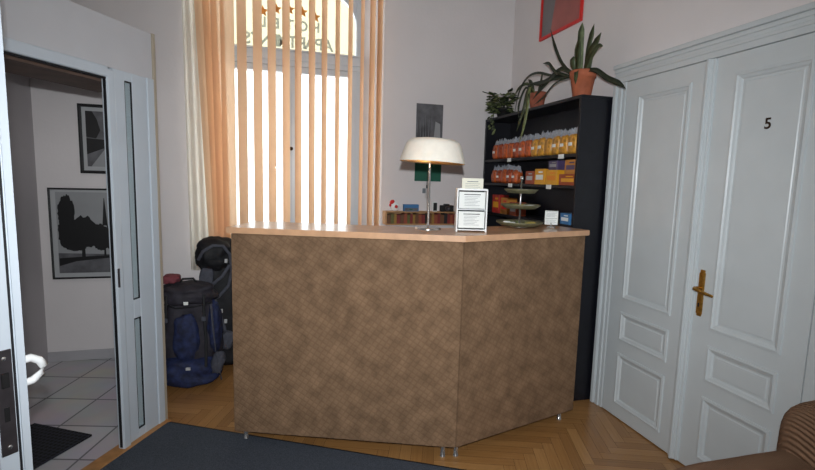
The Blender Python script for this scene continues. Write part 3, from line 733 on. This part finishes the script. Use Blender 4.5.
for pts, w0, k in fol: b = MB(); ribbon(b, pts, w0, 0); b.build('leaf', (m_leaf, m_leafl, m_snake)[k], t)
for pts, w0 in (([(1.97, 2.90, z0), (1.95, 3.02, 2.33), (1.95, 3.12, 2.46), (1.95, 3.21, 2.62)], .022), ([(1.98, 2.80, z0+.02), (1.99, 2.70, 2.225), (2.0, 2.60, 2.16), (2.01, 2.50, 2.11), (2.01, 2.44, 2.07)], .034),
                ([(1.97, 2.92, z0), (1.94, 3.12, 2.27), (1.93, 3.32, 2.33), (1.93, 3.48, 2.32), (1.92, 3.58, 2.22), (1.92, 3.64, 2.06)], .020), ([(1.97, 2.92, z0), (1.94, 3.10, 2.25), (1.93, 3.25, 2.24), (1.92, 3.42, 2.27)], .040),
                ([(1.97, 2.91, z0), (1.93, 3.06, 2.21), (1.92, 3.2, 2.13), (1.91, 3.32, 2.09)], .014), ([(1.96, 2.91, z0), (1.92, 3.05, 2.28), (1.92, 3.15, 2.36), (1.92, 3.24, 2.38)], .022), ([(1.97, 2.90, z0), (1.93, 3.0, 2.29), (1.93, 3.2, 2.22), (1.93, 3.38, 2.14)], .036)):
    b = MB(); ribbon(b, pts, w0, 0); b.build('leaf', m_leafd, t)
c = Vector((1.985, 3.40, ZT)); t = thing('potted_trailing_plant', 'trailing plant in a small dusty terracotta pot with stems hanging over the shelf front', 'potted plant', c)
pot(t, c, .048, .066, .135, m_terrad)
zz = ZT+.12
for pts, w0, mt in (([(1.95, 3.42, zz), (1.91, 3.45, 2.24), (1.87, 3.47, 2.12), (1.862, 3.46, 2.0)], .02, m_leafd), ([(1.94, 3.36, zz), (1.88, 3.33, 2.22), (1.862, 3.32, 2.08), (1.855, 3.35, 1.92), (1.855, 3.42, 1.80)], .030, m_leafl),
                    ([(1.94, 3.38, zz), (1.88, 3.36, 2.2), (1.858, 3.37, 2.06), (1.852, 3.42, 1.96), (1.852, 3.46, 1.90)], .028, m_leaf), ([(1.98, 3.44, zz), (1.96, 3.50, 2.28), (1.93, 3.58, 2.27), (1.90, 3.64, 2.19)], .024, m_leaf),
                    ([(1.98, 3.38, zz), (1.98, 3.34, 2.28), (1.95, 3.28, 2.33)], .026, m_leaf), ([(1.97, 3.42, zz), (1.95, 3.43, 2.27), (1.93, 3.46, 2.31)], .026, m_leafd), ([(1.93, 3.40, zz), (1.90, 3.38, 2.25), (1.87, 3.34, 2.20), (1.865, 3.30, 2.12)], .018, m_leafd)):
    b = MB(); ribbon(b, pts, w0, 0); b.build('leaf', mt, t)
c = Vector((1.985, 3.97, ZT)); t = thing('potted_ivy', 'bushy green houseplant in a dark pot at the window end of the black shelf', 'potted plant', c)
pot(t, c, .05, .07, .09, m_dark)
b = MB(); rnd = random.Random(3)
def leafblob(b, p, d, s_, mt):
    d = d.normalized(); sd = d.cross(Vector((0, 0, 1))); sd = sd.normalized() if sd.length > .1 else Vector((1, 0, 0)); nn = sd.cross(d)
    vs = [p, p+d*s_*.35+sd*s_*.32-nn*.004, p+d*s_*.75+sd*s_*.2-nn*.006, p+d*s_, p+d*s_*.75-sd*s_*.2-nn*.006, p+d*s_*.35-sd*s_*.32-nn*.004, p+d*s_*.5+nn*.008]
    b.add(vs, [(0, 1, 6), (1, 2, 6), (2, 3, 6), (3, 4, 6), (4, 5, 6), (5, 0, 6)], mt, False)
for k in range(150):
    a = rnd.uniform(0, 2*pi); r = rnd.uniform(.03, .12); z = rnd.uniform(.05, .22)
    p = Vector((c.x+.8*r*cos(a)-.02, c.y+r*sin(a), ZT+z)); p.x = min(p.x, XR-.075); p.y = min(p.y, YW-.085)
    leafblob(b, p, Vector((cos(a), sin(a), rnd.uniform(-.5, .4))), rnd.uniform(.045, .08), rnd.choice((0, 0, 1, 2)))
for k in range(14):     # hanging over the front
    p = Vector((1.862, 3.93+.07*rnd.uniform(-1, 1), ZT-.13+.012*k)); leafblob(b, p, Vector((-.4, rnd.uniform(-1, 1), -.6)), .04, rnd.choice((0, 2)))
b.tube([(1.94, 3.95, ZT+.09), (1.875, 3.94, ZT+.06), (1.863, 3.94, ZT-.12)], .003, 1, n=6)
b.tube([(1.97, 3.98, ZT+.10), (1.93, 4.0, ZT+.19), (1.86, 4.03, ZT+.22), (1.80, 4.04, ZT+.235)], .004, 1, n=6)
b.build('foliage', [m_leaf, m_leafd, m_leafl], t, fix=False)
b = MB(); b.tube([(1.985, 3.97, ZT+.08), (1.98, 3.97, ZT+.16)], .012, n=8); b.build('stem', m_leafd, t)

# framed pictures --------------------------------------------------
def frame_thing(name, label, P, u0, u1, v0, v1, fwid, mframe, dep=.018, loc=(0, 0, 0)):
    t = thing(name, label, 'picture', loc)
    b = MB(); b.rings(P, [(u0, u1, v0, v1, .001), (u0, u1, v0, v1, dep), (u0+fwid*.5, u1-fwid*.5, v0+fwid*.5, v1-fwid*.5, dep+.003), (u0+fwid, u1-fwid, v0+fwid, v1-fwid, dep), (u0+fwid, u1-fwid, v0+fwid, v1-fwid, .004)], cap=True)
    b.build('picture_frame', mframe, t); return t
PC = [0]
def poly2(b, P, pts, d, m, th=.0012):
    PC[0] += 1; d += .00003*PC[0]
    n = len(pts); vs = [P(p[0], p[1], d) for p in pts] + [P(p[0], p[1], d+th) for p in pts]
    b.add(vs, [list(range(n)), list(range(n, 2*n))[::-1]] + [(i, (i+1) % n, n+(i+1) % n, n+i) for i in range(n)], m)
u0, u1, v0, v1 = 3.10, 3.665, 2.669, 3.36
t = frame_thing('framed_print', 'red-framed grey and dull red abstract print high on the right wall', PR, u0, u1, v0, v1, .022, m_red, loc=(XR, 3.34, v0))
b = MB(); poly2(b, PR, [(u0+.022, v0+.022), (u1-.022, v0+.022), (u1-.022, v1-.022), (u0+.022, v1-.022)], .006, 0)
pts = [(u0+.024, v0+.024)]
for k in range(15): a = k/14; pts.append((u0+.02+.33+.06*cos(a*pi*.9+.4), v0+.024+a*.66))
pts.append((u0+.024, v0+.684)); poly2(b, PR, pts, .0073, 1)
b.build('print', [m_pgrey, m_pred], t)
def PW(u, v, d): return (u*1.0097, YW-d, 1.5+(v-1.5)*1.0097)
# black and white picture behind the lamp
t = thing('wall_poster', 'black and white photo poster with green lower band behind the lamp', 'poster', (1.34, YW, 1.485))
b = MB(); poly2(b, PW, [(1.205, 1.485), (1.455, 1.485), (1.455, 2.17), (1.205, 2.17)], .001, 0, .004)
poly2(b, PW, [(1.205, 1.485), (1.455, 1.485), (1.455, 1.70), (1.205, 1.70)], .0045, 1, .002)
rp = random.Random(9)
for k in range(9):   # bare trees in mist
    x = 1.215+.2*rp.random()*.8; w_ = .003+.004*rp.random(); poly2(b, PW, [(x, 1.72), (x+w_*2, 1.72), (x+w_+.012*rp.uniform(-1, 1), 2.12-.1*rp.random())], .0052, 2, .0008)
poly2(b, PW, [(1.36, 1.70), (1.44, 1.70), (1.43, 2.0), (1.385, 2.02)], .0052, 3, .0008)
b.build('print', [m_photo, m_green, m_photod, m_photol], t)
# vestibule pictures
t = frame_thing('framed_photograph', 'tall black-framed black and white photo, upper one in the vestibule', PW, -1.412, -1.05, 1.478, 1.99, .022, m_dark, loc=(-1.23, YW, 1.478))
b = MB(); poly2(b, PW, [(-1.39, 1.50), (-1.072, 1.50), (-1.072, 1.968), (-1.39, 1.968)], .0045, 0)
poly2(b, PW, [(-1.365, 1.53), (-1.097, 1.53), (-1.097, 1.94), (-1.365, 1.94)], .006, 1)
poly2(b, PW, [(-1.365, 1.75), (-1.30, 1.74), (-1.27, 1.80), (-1.29, 1.88), (-1.32, 1.94), (-1.365, 1.94)], .0075, 2)
poly2(b, PW, [(-1.365, 1.62), (-1.365, 1.74), (-1.2, 1.73), (-1.097, 1.75), (-1.097, 1.68), (-1.2, 1.69)], .0075, 2)
poly2(b, PW, [(-1.34, 1.53), (-1.12, 1.53), (-1.20, 1.67), (-1.24, 1.67)], .0075, 3)
b.build('photograph', [m_mount, m_photo, m_photod, m_photol], t)
L0, L1, B0, B1 = -1.634, -1.03, .672, 1.365
t = frame_thing('framed_photograph', 'large black and white photo of a park and lattice tower in the vestibule', PW, L0, L1, B0, B1, .012, m_photod, loc=(-1.33, YW, B0))
b = MB(); poly2(b, PW, [(L0+.012, B0+.012), (L1-.012, B0+.012), (L1-.012, B1-.012), (L0+.012, B1-.012)], .0045, 0)
poly2(b, PW, [(L0+.045, B0+.045), (L1-.045, B0+.045), (L1-.045, B1-.03), (L0+.045, B1-.03)], .006, 1)
poly2(b, PW, [(L0+.045, B0+.045), (L1-.045, B0+.045), (L1-.045, B0+.18), (L0+.045, B0+.2)], .0068, 3)
rt_ = random.Random(5)
def crown(cx, cz, rx, rz_, n=44):
    pts = []
    for k in range(n): a = 2*pi*k/n; q = 1+.09*rt_.uniform(-1, 1); pts.append((cx+rx*cos(a)*q, cz+rz_*sin(a)*q))
    poly2(b, PW, pts, .0078, 2)
crown(L0+.11, B0+.50, .055, .14); crown(L0+.10, B0+.36, .05, .12); crown(L0+.22, B0+.36, .10, .12); crown(L0+.33, B0+.32, .07, .10); crown(L0+.16, B0+.28, .09, .07); crown(L0+.42, B0+.27, .06, .05)
for x in (L0+.20, L0+.21, L0+.35): poly2(b, PW, [(x, B0+.16), (x+.015, B0+.16), (x+.012, B0+.3), (x+.003, B0+.3)], .0079, 2)
poly2(b, PW, [(L0+.05, B0+.10), (L0+.16, B0+.135), (L0+.3, B0+.15), (L0+.5, B0+.17), (L0+.5, B0+.185), (L0+.2, B0+.17), (L0+.05, B0+.16)], .0079, 2)
tx = L0+.335+.03      # lattice tower
poly2(b, PW, [(tx-.038, B0+.26), (tx-.026, B0+.26), (tx-.018, B0+.34), (tx-.009, B0+.42), (tx-.003, B0+.60), (tx+.003, B0+.60), (tx+.009, B0+.42), (tx+.018, B0+.34), (tx+.026, B0+.26), (tx+.038, B0+.26), (tx+.022, B0+.36), (tx+.012, B0+.48), (tx+.002, B0+.62), (tx-.002, B0+.62), (tx-.012, B0+.48), (tx-.022, B0+.36)], .0079, 2)
poly2(b, PW, [(tx-.012, B0+.41), (tx+.012, B0+.41), (tx+.003, B0+.6), (tx-.003, B0+.6)], .0079, 2); poly2(b, PW, [(tx-.026, B0+.335), (tx+.026, B0+.335), (tx+.024, B0+.345), (tx-.024, B0+.345)], .0079, 2)
b.build('photograph', [m_mount, m_photol, m_photod, m_photo], t)

# wall rack with booklets and the small things on it ----------------
rx0, rx1, rz0, rz1 = .925, 1.70, 1.105, 1.213
t = thing('wall_rack', 'low pine wall rack of booklets under the poster', 'rack', ((rx0+rx1)/2, YW, rz0))
b = MB(); b.rbox(rx0, rx1, YW-.13, YW, rz1-.008, rz1, r=.002); b.rbox(rx0, rx1, YW-.13, YW, rz0-.01, rz0, r=.002); b.rbox(rx0, rx0+.012, YW-.13, YW, rz0, rz1-.008, r=.002); b.rbox(rx1-.012, rx1, YW-.13, YW, rz0, rz1-.008, r=.002)
b.box(rx0, rx1, YW-.006, YW, rz0, rz1-.008); b.build('rack_box', m_bamboo, t)
cols = [('brown', (104, 66, 38)), ('ochre', (150, 112, 48)), ('dark red', (120, 40, 36)), ('olive', (96, 92, 44)), ('rust', (140, 70, 44)), ('black', (30, 26, 26))]
bm_ = {k: new_mat(k.replace(' ', '_')+'_booklet', v, .6, noise_amt=.15) for k, v in cols}
x = rx0+.016; i = 0; order = [0, 3, 1, 2, 0, 4, 3, 2, 1, 0, 4, 2, 5, 0, 1, 4, 2, 0, 5, 2, 4, 2, 0]
placed = []
while x < rx1-.045 and i < len(order):
    w_ = .024+.012*rp.random(); k = cols[order[i]][0]; h = .080+.012*rp.random()
    b = MB(); b.rbox(x, x+w_-.001, YW-.122, YW-.02, rz0+.0005, rz0+h, r=.0015)
    o = b.build('booklet', [bm_[k], m_mount], origin=(x+w_/2, YW-.07, rz0)); placed.append((o, k)); x += w_; i += 1
num = ['first', 'second', 'third', 'fourth', 'fifth', 'sixth', 'seventh', 'eighth', 'ninth', 'tenth', 'eleventh', 'twelfth', 'thirteenth', 'fourteenth', 'fifteenth', 'sixteenth', 'seventeenth', 'eighteenth', 'nineteenth', 'twentieth', 'twenty-first', 'twenty-second', 'twenty-third', 'twenty-fourth']
for q, (o, k) in enumerate(placed): tag(o, f'{k} booklet in the pine wall rack, {num[q]} from the window', 'booklet', 'booklets in the pine wall rack')
# ornament: white ring with red centre and red cap
c = Vector((1.02, YW-.075, rz1)); t = thing('toy_figure', 'small round red and white toy on the pine rack', 'ornament', c)
b = MB(); b.pillow((c.x+.002, c.y, rz1+.042), (.075, .045, .084), pw=1, res=8); b.build('body', m_white, t)
b = MB(); b.pillow((c.x+.008, c.y-.02, rz1+.042), (.03, .03, .03), pw=1, res=6); b.build('nose', m_red, t)
b = MB(); b.pillow((c.x-.026, c.y, rz1+.082), (.045, .04, .035), pw=.9, res=6, ry=-.6); b.pillow((c.x-.043, c.y, rz1+.055), (.02, .03, .03), pw=1, res=5); b.build('cap', m_red, t)
b = MB(); b.rbox(1.10, 1.24, YW-.09, YW-.05, rz1, rz1+.062, r=.002); b.box(1.11, 1.23, YW-.0915, YW-.09, rz1+.004, rz1+.03, 1); b.box(1.15, 1.18, YW-.0917, YW-.0915, rz1+.012, rz1+.022, 2)
tag(b.build('postcard_box', [m_blue, m_photo, m_green], origin=(1.17, YW-.07, rz1)), 'blue landscape picture box standing on the pine rack', 'box')
b = MB(); b.rbox(1.375, 1.42, YW-.08, YW-.065, rz1, rz1+.088, r=.002, m=0); b.box(1.38, 1.415, YW-.0815, YW-.08, rz1+.006, rz1+.08, 1)
tag(b.build('photo_frame', [m_paper, m_photod], origin=(1.40, YW-.07, rz1)), 'narrow dark photo in a white frame just right of the lamp pole', 'photo frame')
t = thing('small_camera', 'small black boxy device on the pine rack left of the leaflet stand', 'camera', (1.51, YW-.07, rz1))
b = MB(); b.rbox(1.45, 1.575, YW-.095, YW-.045, rz1, rz1+.058, r=.006); b.rbox(1.485, 1.535, YW-.09, YW-.05, rz1+.056, rz1+.07, r=.004); b.build('body', m_dark, t)
b = MB(); b.xf = Matrix.Translation((1.51, YW-.095, rz1+.03)) @ Matrix.Rotation(pi/2, 4, 'X'); b.lathe([(.022, 0), (.022, .015), (.016, .016), (.014, .008), (0, .008)], n=20); b.build('lens', m_steel, t)
b = MB(); b.rbox(1.295, 1.325, YW-.012, YW, 1.375, 1.42, r=.003); tag(b.build('wall_switch', m_ink, origin=(1.31, YW, 1.375)), 'small grey wall switch beside the lamp pole', 'switch')

# curtains ----------------------------------------------------------
YBL = 4.035
bl = thing('vertical_blind', 'peach fabric vertical blind hanging across the whole window', 'blind', (.15, YBL, 3.25))
b = MB(); b.rbox(-.60, .90, YBL-.02, YBL+.02, 3.22, 3.26, r=.004); b.build('head_rail', m_pvc, bl)
sx = [-.25, -.133, -.025, .085, .18, .288, .388, .495, .60, .70, .785, .848]
for k, x in enumerate(sx):
    a = radians(31-8*k/10) + rp.uniform(-.02, .02)
    if k >= 10: a = radians(32)
    hx, hy = sin(a)*.0635, cos(a)*.0635; th = Vector((cos(a), -sin(a), 0))*.0006
    b = MB(); vs = []; N = 6
    for zi, z in enumerate((.98, 3.215)):
        for q in range(N+1):
            u = -1+2*q/N; p = Vector((x+hx*u, YBL+hy*u, z)) + Vector((cos(a), -sin(a), 0))*(.003*(1-u*u)); vs.append(p)
    fs = [(q, q+1, N+2+q, N+1+q) for q in range(N)]
    b.add(vs, fs, 0, True); b.build('slat', m_slat, bl, fix=False)
# gathered bundle of slats on the left
def hang(name, label, mt, x_top0, x_top1, x_bot0, x_bot1, y, zb, zt_, nf, amp, parent=None, cat='curtain'):
    b = MB(); nu, nv = nf*10, 14; vs = []; fs = []
    for j in range(nv+1):
        v = j/nv; z = zb+(zt_-zb)*v
        xa = x_bot0+(x_top0-x_bot0)*v; xb = x_bot1+(x_top1-x_bot1)*v
        for i in range(nu+1):
            u = i/nu; vs.append((xa+(xb-xa)*u, y+amp*sin(u*nf*2*pi+.7*v)*(1+.15*sin(5*u)), z))
    for j in range(nv):
        for i in range(nu): a = j*(nu+1)+i; fs.append((a, a+1, a+nu+2, a+nu+1))
    b.add(vs, fs, 0, True)
    if parent: return b.build(name, mt, parent, fix=False)
    o = b.build(name, mt, origin=((x_top0+x_top1)/2, y, zb), fix=False); return tag(o, label, cat)
xs = [-.60, -.54, -.475, -.40, -.335]
for k in range(4):
    b = MB(); vs = []; fs = []; N, V = 6, 10
    for j in range(V+1):
        v = j/V; z = .86+(3.215-.86)*v; sl = (1-v)*(.085, .065, .03, .0)[k]; wt = (.105, .10, .095, .10)[k]
        for q in range(N+1):
            u = q/N; vs.append((xs[k]+sl+wt*u, YBL-.012-.016*k+.02*sin(pi*u), z))
    for j in range(V):
        for q in range(N): a = j*(N+1)+q; fs.append((a, a+1, a+N+2, a+N+1))
    b.add(vs, fs, 0, True); b.build('slat', m_slat2, bl, fix=False)
hang('sheer_curtain', 'cream curtain hanging at the left side of the window behind the peach slats', m_sheer, -.685, -.50, -.665, -.45, YBL+.045, .72, 3.22, 4, .012)

# rug, mat --------------------------------------------------------
rr = radians(-28.6); rd = Vector((cos(rr), sin(rr))); rn = Vector((sin(rr), -cos(rr)))   # rn points to the viewer
R0 = Vector((-.64, 2.98)); WID = 2.45; LEN = 2.3
def rp4(i): return [R0+rd*i+rn*i, R0+rd*(WID-i)+rn*i, R0+rd*(WID-i)+rn*(LEN-i), R0+rd*i+rn*(LEN-i)]
rn = Vector((-cos(radians(62)), -sin(radians(62))))
WID = 1.85
rug = thing('floor_mat', 'large slate blue entrance mat with black rubber edge', 'mat', (.0, 2.0, 0))
b = MB(); b.prism(rp4(0), .0005, .006); b.build('rubber_edge', m_rubber, rug)
b = MB(); b.prism(rp4(.018), .006, .011); b.build('pile', m_rug, rug)
Mc = Vector((-1.012, 2.893)); e1 = Vector((-cos(radians(30)), sin(radians(30)))); e2 = Vector((-.5, -.866))
b = MB(); b.prism([Mc, Mc+e1*.42, Mc+e1*.42+e2*.75, Mc+e2*.75], .0055, .016)
tag(b.build('door_mat', m_grid, origin=(-1.3, 2.7, 0.0055)), 'black rubber grid doormat on the grey vestibule tiles', 'doormat')

# backpacks ---------------------------------------------------------
c = Vector((-.60, 3.58, 0)); t = thing('hiking_backpack', 'full navy blue hiking backpack standing beside the entrance partition', 'backpack', c)
b = MB(); b.pillow((-.60, 3.60, .33), (.385, .27, .62), pw=.62, wob=.2, seed=2, res=14); b.build('main_compartment', m_grape, t)
b = MB(); b.pillow((-.60, 3.56, .11), (.385, .32, .22), pw=.6, wob=.18, seed=4, res=12); b.build('base_compartment', m_navy, t)
b = MB(); b.pillow((-.60, 3.59, .655), (.35, .28, .15), pw=.7, wob=.22, seed=5, res=12); b.build('lid', m_grape, t)
b = MB(); b.pillow((-.605, 3.47, .36), (.17, .07, .33), pw=.75, wob=.15, seed=6, res=10); b.build('front_pocket', m_navy, t)
b = MB(); b.pillow((-.435, 3.55, .40), (.10, .18, .38), pw=.85, wob=.2, seed=7, res=10); b.build('side_pocket', m_navy, t)
for s_ in (-.125, .115):
    b = MB(); b.tube([(-.60+s_, 3.455, .665), (-.60+s_, 3.425, .55), (-.60+s_*1.1, 3.42, .36), (-.60+s_*1.1, 3.385, .17)], .010, n=8, flat=.35); st = b.build('compression_strap', m_blackn, t)
    b = MB(); b.rbox(-.60+s_-.014, -.60+s_+.014, 3.405, 3.42, .49, .52, r=.003); b.build('buckle', m_greyn, st)
b = MB(); b.rbox(-.615, -.585, 3.437, 3.444, .60, .622, r=.002); b.build('logo_patch', m_paper, t)
b = MB(); b.rbox(-.605, -.575, 3.392, 3.401, .15, .17, r=.002); b.build('logo_patch', m_mount, t)
b = MB(); b.tube([(-.66, 3.58, .725), (-.64, 3.575, .755), (-.57, 3.575, .757), (-.55, 3.58, .725)], .008, n=8); b.build('grab_loop', m_blackn, t)
b = MB(); b.pillow((-.715, 3.60, .755), (.11, .13, .06), pw=.6, wob=.2, seed=8, res=8)
tag(b.build('folded_cloth', m_pink, origin=(-.715, 3.60, .725)), 'faded red cloth lying on top of the navy backpack', 'cloth')
c = Vector((-.43, 3.86, 0)); _b = MB(); _b.pillow((-.405, 3.46, .17), (.09, .09, .16), pw=.8, wob=.2, seed=31, res=8, ry=.3); _b.build('mesh_pocket', m_greyn, t)
_b = MB(); _b.tube([(-.44, 3.44, .60), (-.425, 3.42, .42), (-.41, 3.41, .25), (-.38, 3.43, .05)], .008, n=8, flat=.4); _b.build('compression_strap', m_greyn, t)
_b = MB(); _b.tube([(-.76, 3.49, .60), (-.66, 3.425, .585), (-.54, 3.425, .59), (-.45, 3.48, .60)], .009, n=8, flat=.4); _b.build('compression_strap', m_blackn, t)
t = thing('hiking_backpack', 'tall black hiking backpack with grey straps leaning by the curtain', 'backpack', Vector((-.43, 3.88, 0)))
b = MB(); b.pillow((-.43, 3.87, .46), (.30, .22, .88), pw=.7, wob=.16, seed=12, res=14); b.build('main_compartment', m_blackn, t)
b = MB(); b.pillow((-.45, 3.83, .89), (.28, .24, .26), pw=.8, wob=.2, seed=13, res=12); b.build('lid', m_blackn, t)
b = MB(); b.pillow((-.43, 3.80, .16), (.32, .20, .28), pw=.6, wob=.10, seed=14, res=12); b.build('base_compartment', m_blackn, t)
b = MB(); b.pillow((-.51, 3.75, .70), (.10, .045, .20), pw=.6, wob=.1, seed=15, res=8, ry=.1); b.build('back_pad', m_greyn, t)
for pts in ([(-.56, 3.74, .86), (-.52, 3.705, .93), (-.45, 3.69, .975), (-.38, 3.70, .97), (-.335, 3.72, .90), (-.325, 3.735, .78), (-.35, 3.74, .66), (-.42, 3.735, .58), (-.50, 3.735, .54)],
            [(-.54, 3.735, .62), (-.46, 3.70, .68), (-.39, 3.70, .74), (-.34, 3.73, .82)], [(-.45, 3.74, .56), (-.41, 3.70, .44), (-.38, 3.70, .34), (-.37, 3.70, .22)]):
    b = MB(); b.tube(pts,   .012, n=8, flat=.45, side=(0, 1, 0)); b.build('shoulder_strap', m_greyn, t)
b = MB(); b.pillow((-.365, 3.69, .25), (.10, .07, .14), pw=.6, wob=.1, seed=17, res=8, ry=.4); b.build('hip_belt', m_greyn, t)
for x, z in ((-.40, .48), (-.37, .40), (-.36, .86)): b = MB(); b.rbox(x-.01, x+.01, 3.675, 3.69, z-.015, z+.015, r=.003); b.build('buckle', m_mount, t)

# sofa --------------------------------------------------------------
t = thing('sofa', 'brown corduroy sofa corner at the lower right by the double door', 'sofa', (1.75, .2, 0), 0)
b = MB(); b.pillow((1.69, 1.09, .26), (.86, .38, .52), pw=.30, res=18, wob=.02); b.build('armrest', m_cord, t)
b = MB(); b.pillow((1.965, .34, .40), (.28, 1.90, .80), pw=.42, res=20, wob=.02, seed=3); b.build('backrest', m_cord, t)
b = MB(); b.pillow((1.58, .2, .33), (.60, 1.50, .22), pw=.35, res=14); b.build('seat_cushion', m_cord, t)
b = MB(); b.rbox(1.34, 2.04, -.58, 1.15, .06, .24, r=.02); b.build('sofa_base', m_cord, t)
for x, y in ((1.40, 1.10), (2.0, 1.10), (1.40, -.54), (2.0, -.54)): b = MB(); b.rbox(x-.025, x+.025, y-.025, y+.025, 0, .08, r=.004); b.build('leg', m_dark, t)
# added lamp fixtures, out of view, to carry the two fill lights
t = thing('added_fill_lamp', 'round white ceiling lamp added unseen over the room for fill light', 'lamp', (.2, .6, 3.2))
b = MB(); b.lathe([(.26, 0), (.28, .02), (.28, .05), (.05, .06), (.05, .249)], (.2, .6, 3.2), n=32); b.build('lamp_body', m_white, t)
t = thing('added_fill_lamp', 'small round white lamp added unseen under the vestibule ceiling for fill light', 'lamp', (-1.35, 3.1, 2.175))  # invented fixture to go with the vestibule fill
b = MB(); b.lathe([(.13, 0.002), (.14, .012), (.14, .025)], (-1.35, 3.1, 2.175), n=28); b.build('lamp_body', m_white, t)
